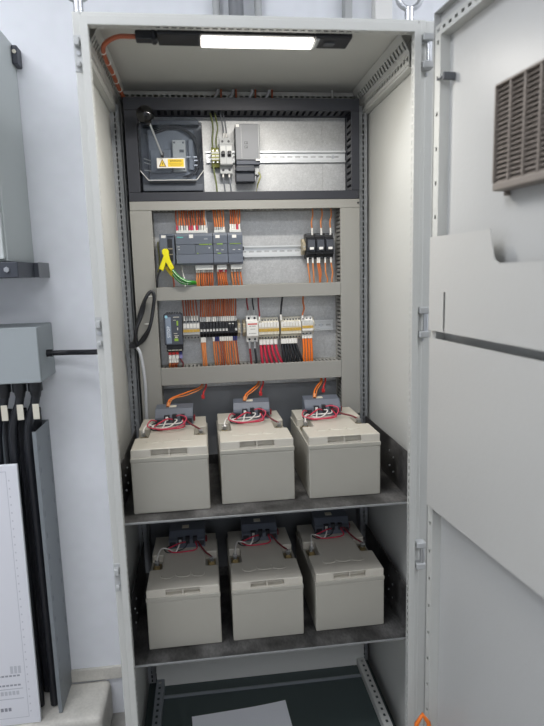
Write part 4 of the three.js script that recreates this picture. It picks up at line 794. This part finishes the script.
{
  const l = tag(mesh('plinth_ledge', B(-1.6, -0.55, FLOOR + 0.0005, FLOOR + 0.15, WALL + 0.0005, -0.42, 0.02), P.ledge), 'cream painted concrete ledge along the foot of the wall', 'ledge');
  const m = printed(0.36, 0.9, 1400, (g, w, h) => {
    g.fillStyle = '#e4e5ea'; g.fillRect(0, 0, w, h); g.strokeStyle = '#b9bbc2'; g.lineWidth = 2; g.strokeRect(w * 0.05, h * 0.02, w * 0.86, h * 0.955);
    g.fillStyle = '#c9cad0'; for (let y = 0.05; y < 0.96; y += 0.03) g.fillRect(w * 0.925, h * y, w * 0.012, h * 0.006);
    g.fillStyle = '#9a9ca4'; const row = (y, a, b, t = 0.007) => { for (let x = a; x < b; x += 0.035) g.fillRect(w * x, h * y, w * 0.026, h * t); };
    row(0.745, 0.1, 0.3, 0.012); row(0.80, 0.1, 0.84); row(0.815, 0.1, 0.66); row(0.838, 0.1, 0.84);
    g.fillStyle = '#c3c5cb'; row(0.865, 0.5, 0.85, 0.016); row(0.765, 0.78, 0.88, 0.03);
    g.fillStyle = '#b9bbc2'; g.fillRect(w * 0.08, h * 0.895, w * 0.8, h * 0.003); g.fillRect(w * 0.08, h * 0.855, w * 0.8, h * 0.003);
    g.fillStyle = '#d8a09a'; g.beginPath(); g.arc(w * 0.58, h * 0.938, w * 0.035, 0, 7); g.fill(); g.fillStyle = '#8f9199'; row(0.932, 0.66, 0.76, 0.014);
  }, 0.6);
  const t = thing('drawing_board', 'white printed board standing on the ledge before the cables', 'board', null, [-0.934, -0.0495, -0.434]);
  t.rotation.x = -0.02;
  mesh('board', B(-0.18, 0.18, 0, 0.9, -0.012, 0, 0.002), P.paper, t);
  plate('print', 0.352, 0.892, m, t, [0, 0.45, 0.0002]);
}
// conduits and trunking on the wall above the cabinet
for (const [x, r, l] of [[-0.062, 0.012, 'slim steel conduit above the cabinet'], [0.0, 0.024, 'thick grey conduit between two slim conduits'], [0.072, 0.012, 'slim steel conduit beside the thick grey conduit']]) {
  const t = thing('wall_conduit', l, 'conduit'); mesh('pipe', rod([x, 2.02, WALL + r + 0.004], [x, CEIL - 0.001, WALL + r + 0.004], r, 16), r > 0.02 ? P.greyMid : P.greyLight, t);
  for (const y of [2.33, 2.7]) mesh('clip', B(x - r - 0.006, x + r + 0.006, y, y + 0.018, WALL + 0.0005, WALL + 2 * r + 0.007, 0.002), P.greyMid, t);
}
for (const [x0, x1, l] of [[0.35, 0.378, 'narrow grey trunking on the wall above the cabinet'], [0.45, 0.512, 'broad white trunking on the wall above the cabinet']]) {
  const t = thing('wall_trunking', l, 'trunking'); mesh('body', B(x0, x1, 2.02, CEIL - 0.001, WALL + 0.0005, WALL + 0.03, 0.002), x1 - x0 > 0.05 ? P.white : P.greyLight, t); mesh('cover', B(x0 + 0.002, x1 - 0.002, 2.02, CEIL - 0.001, WALL + 0.0302, WALL + 0.036, 0.002), x1 - x0 > 0.05 ? P.white : P.greyLight, t);
}

renderer.render(scene, camera);
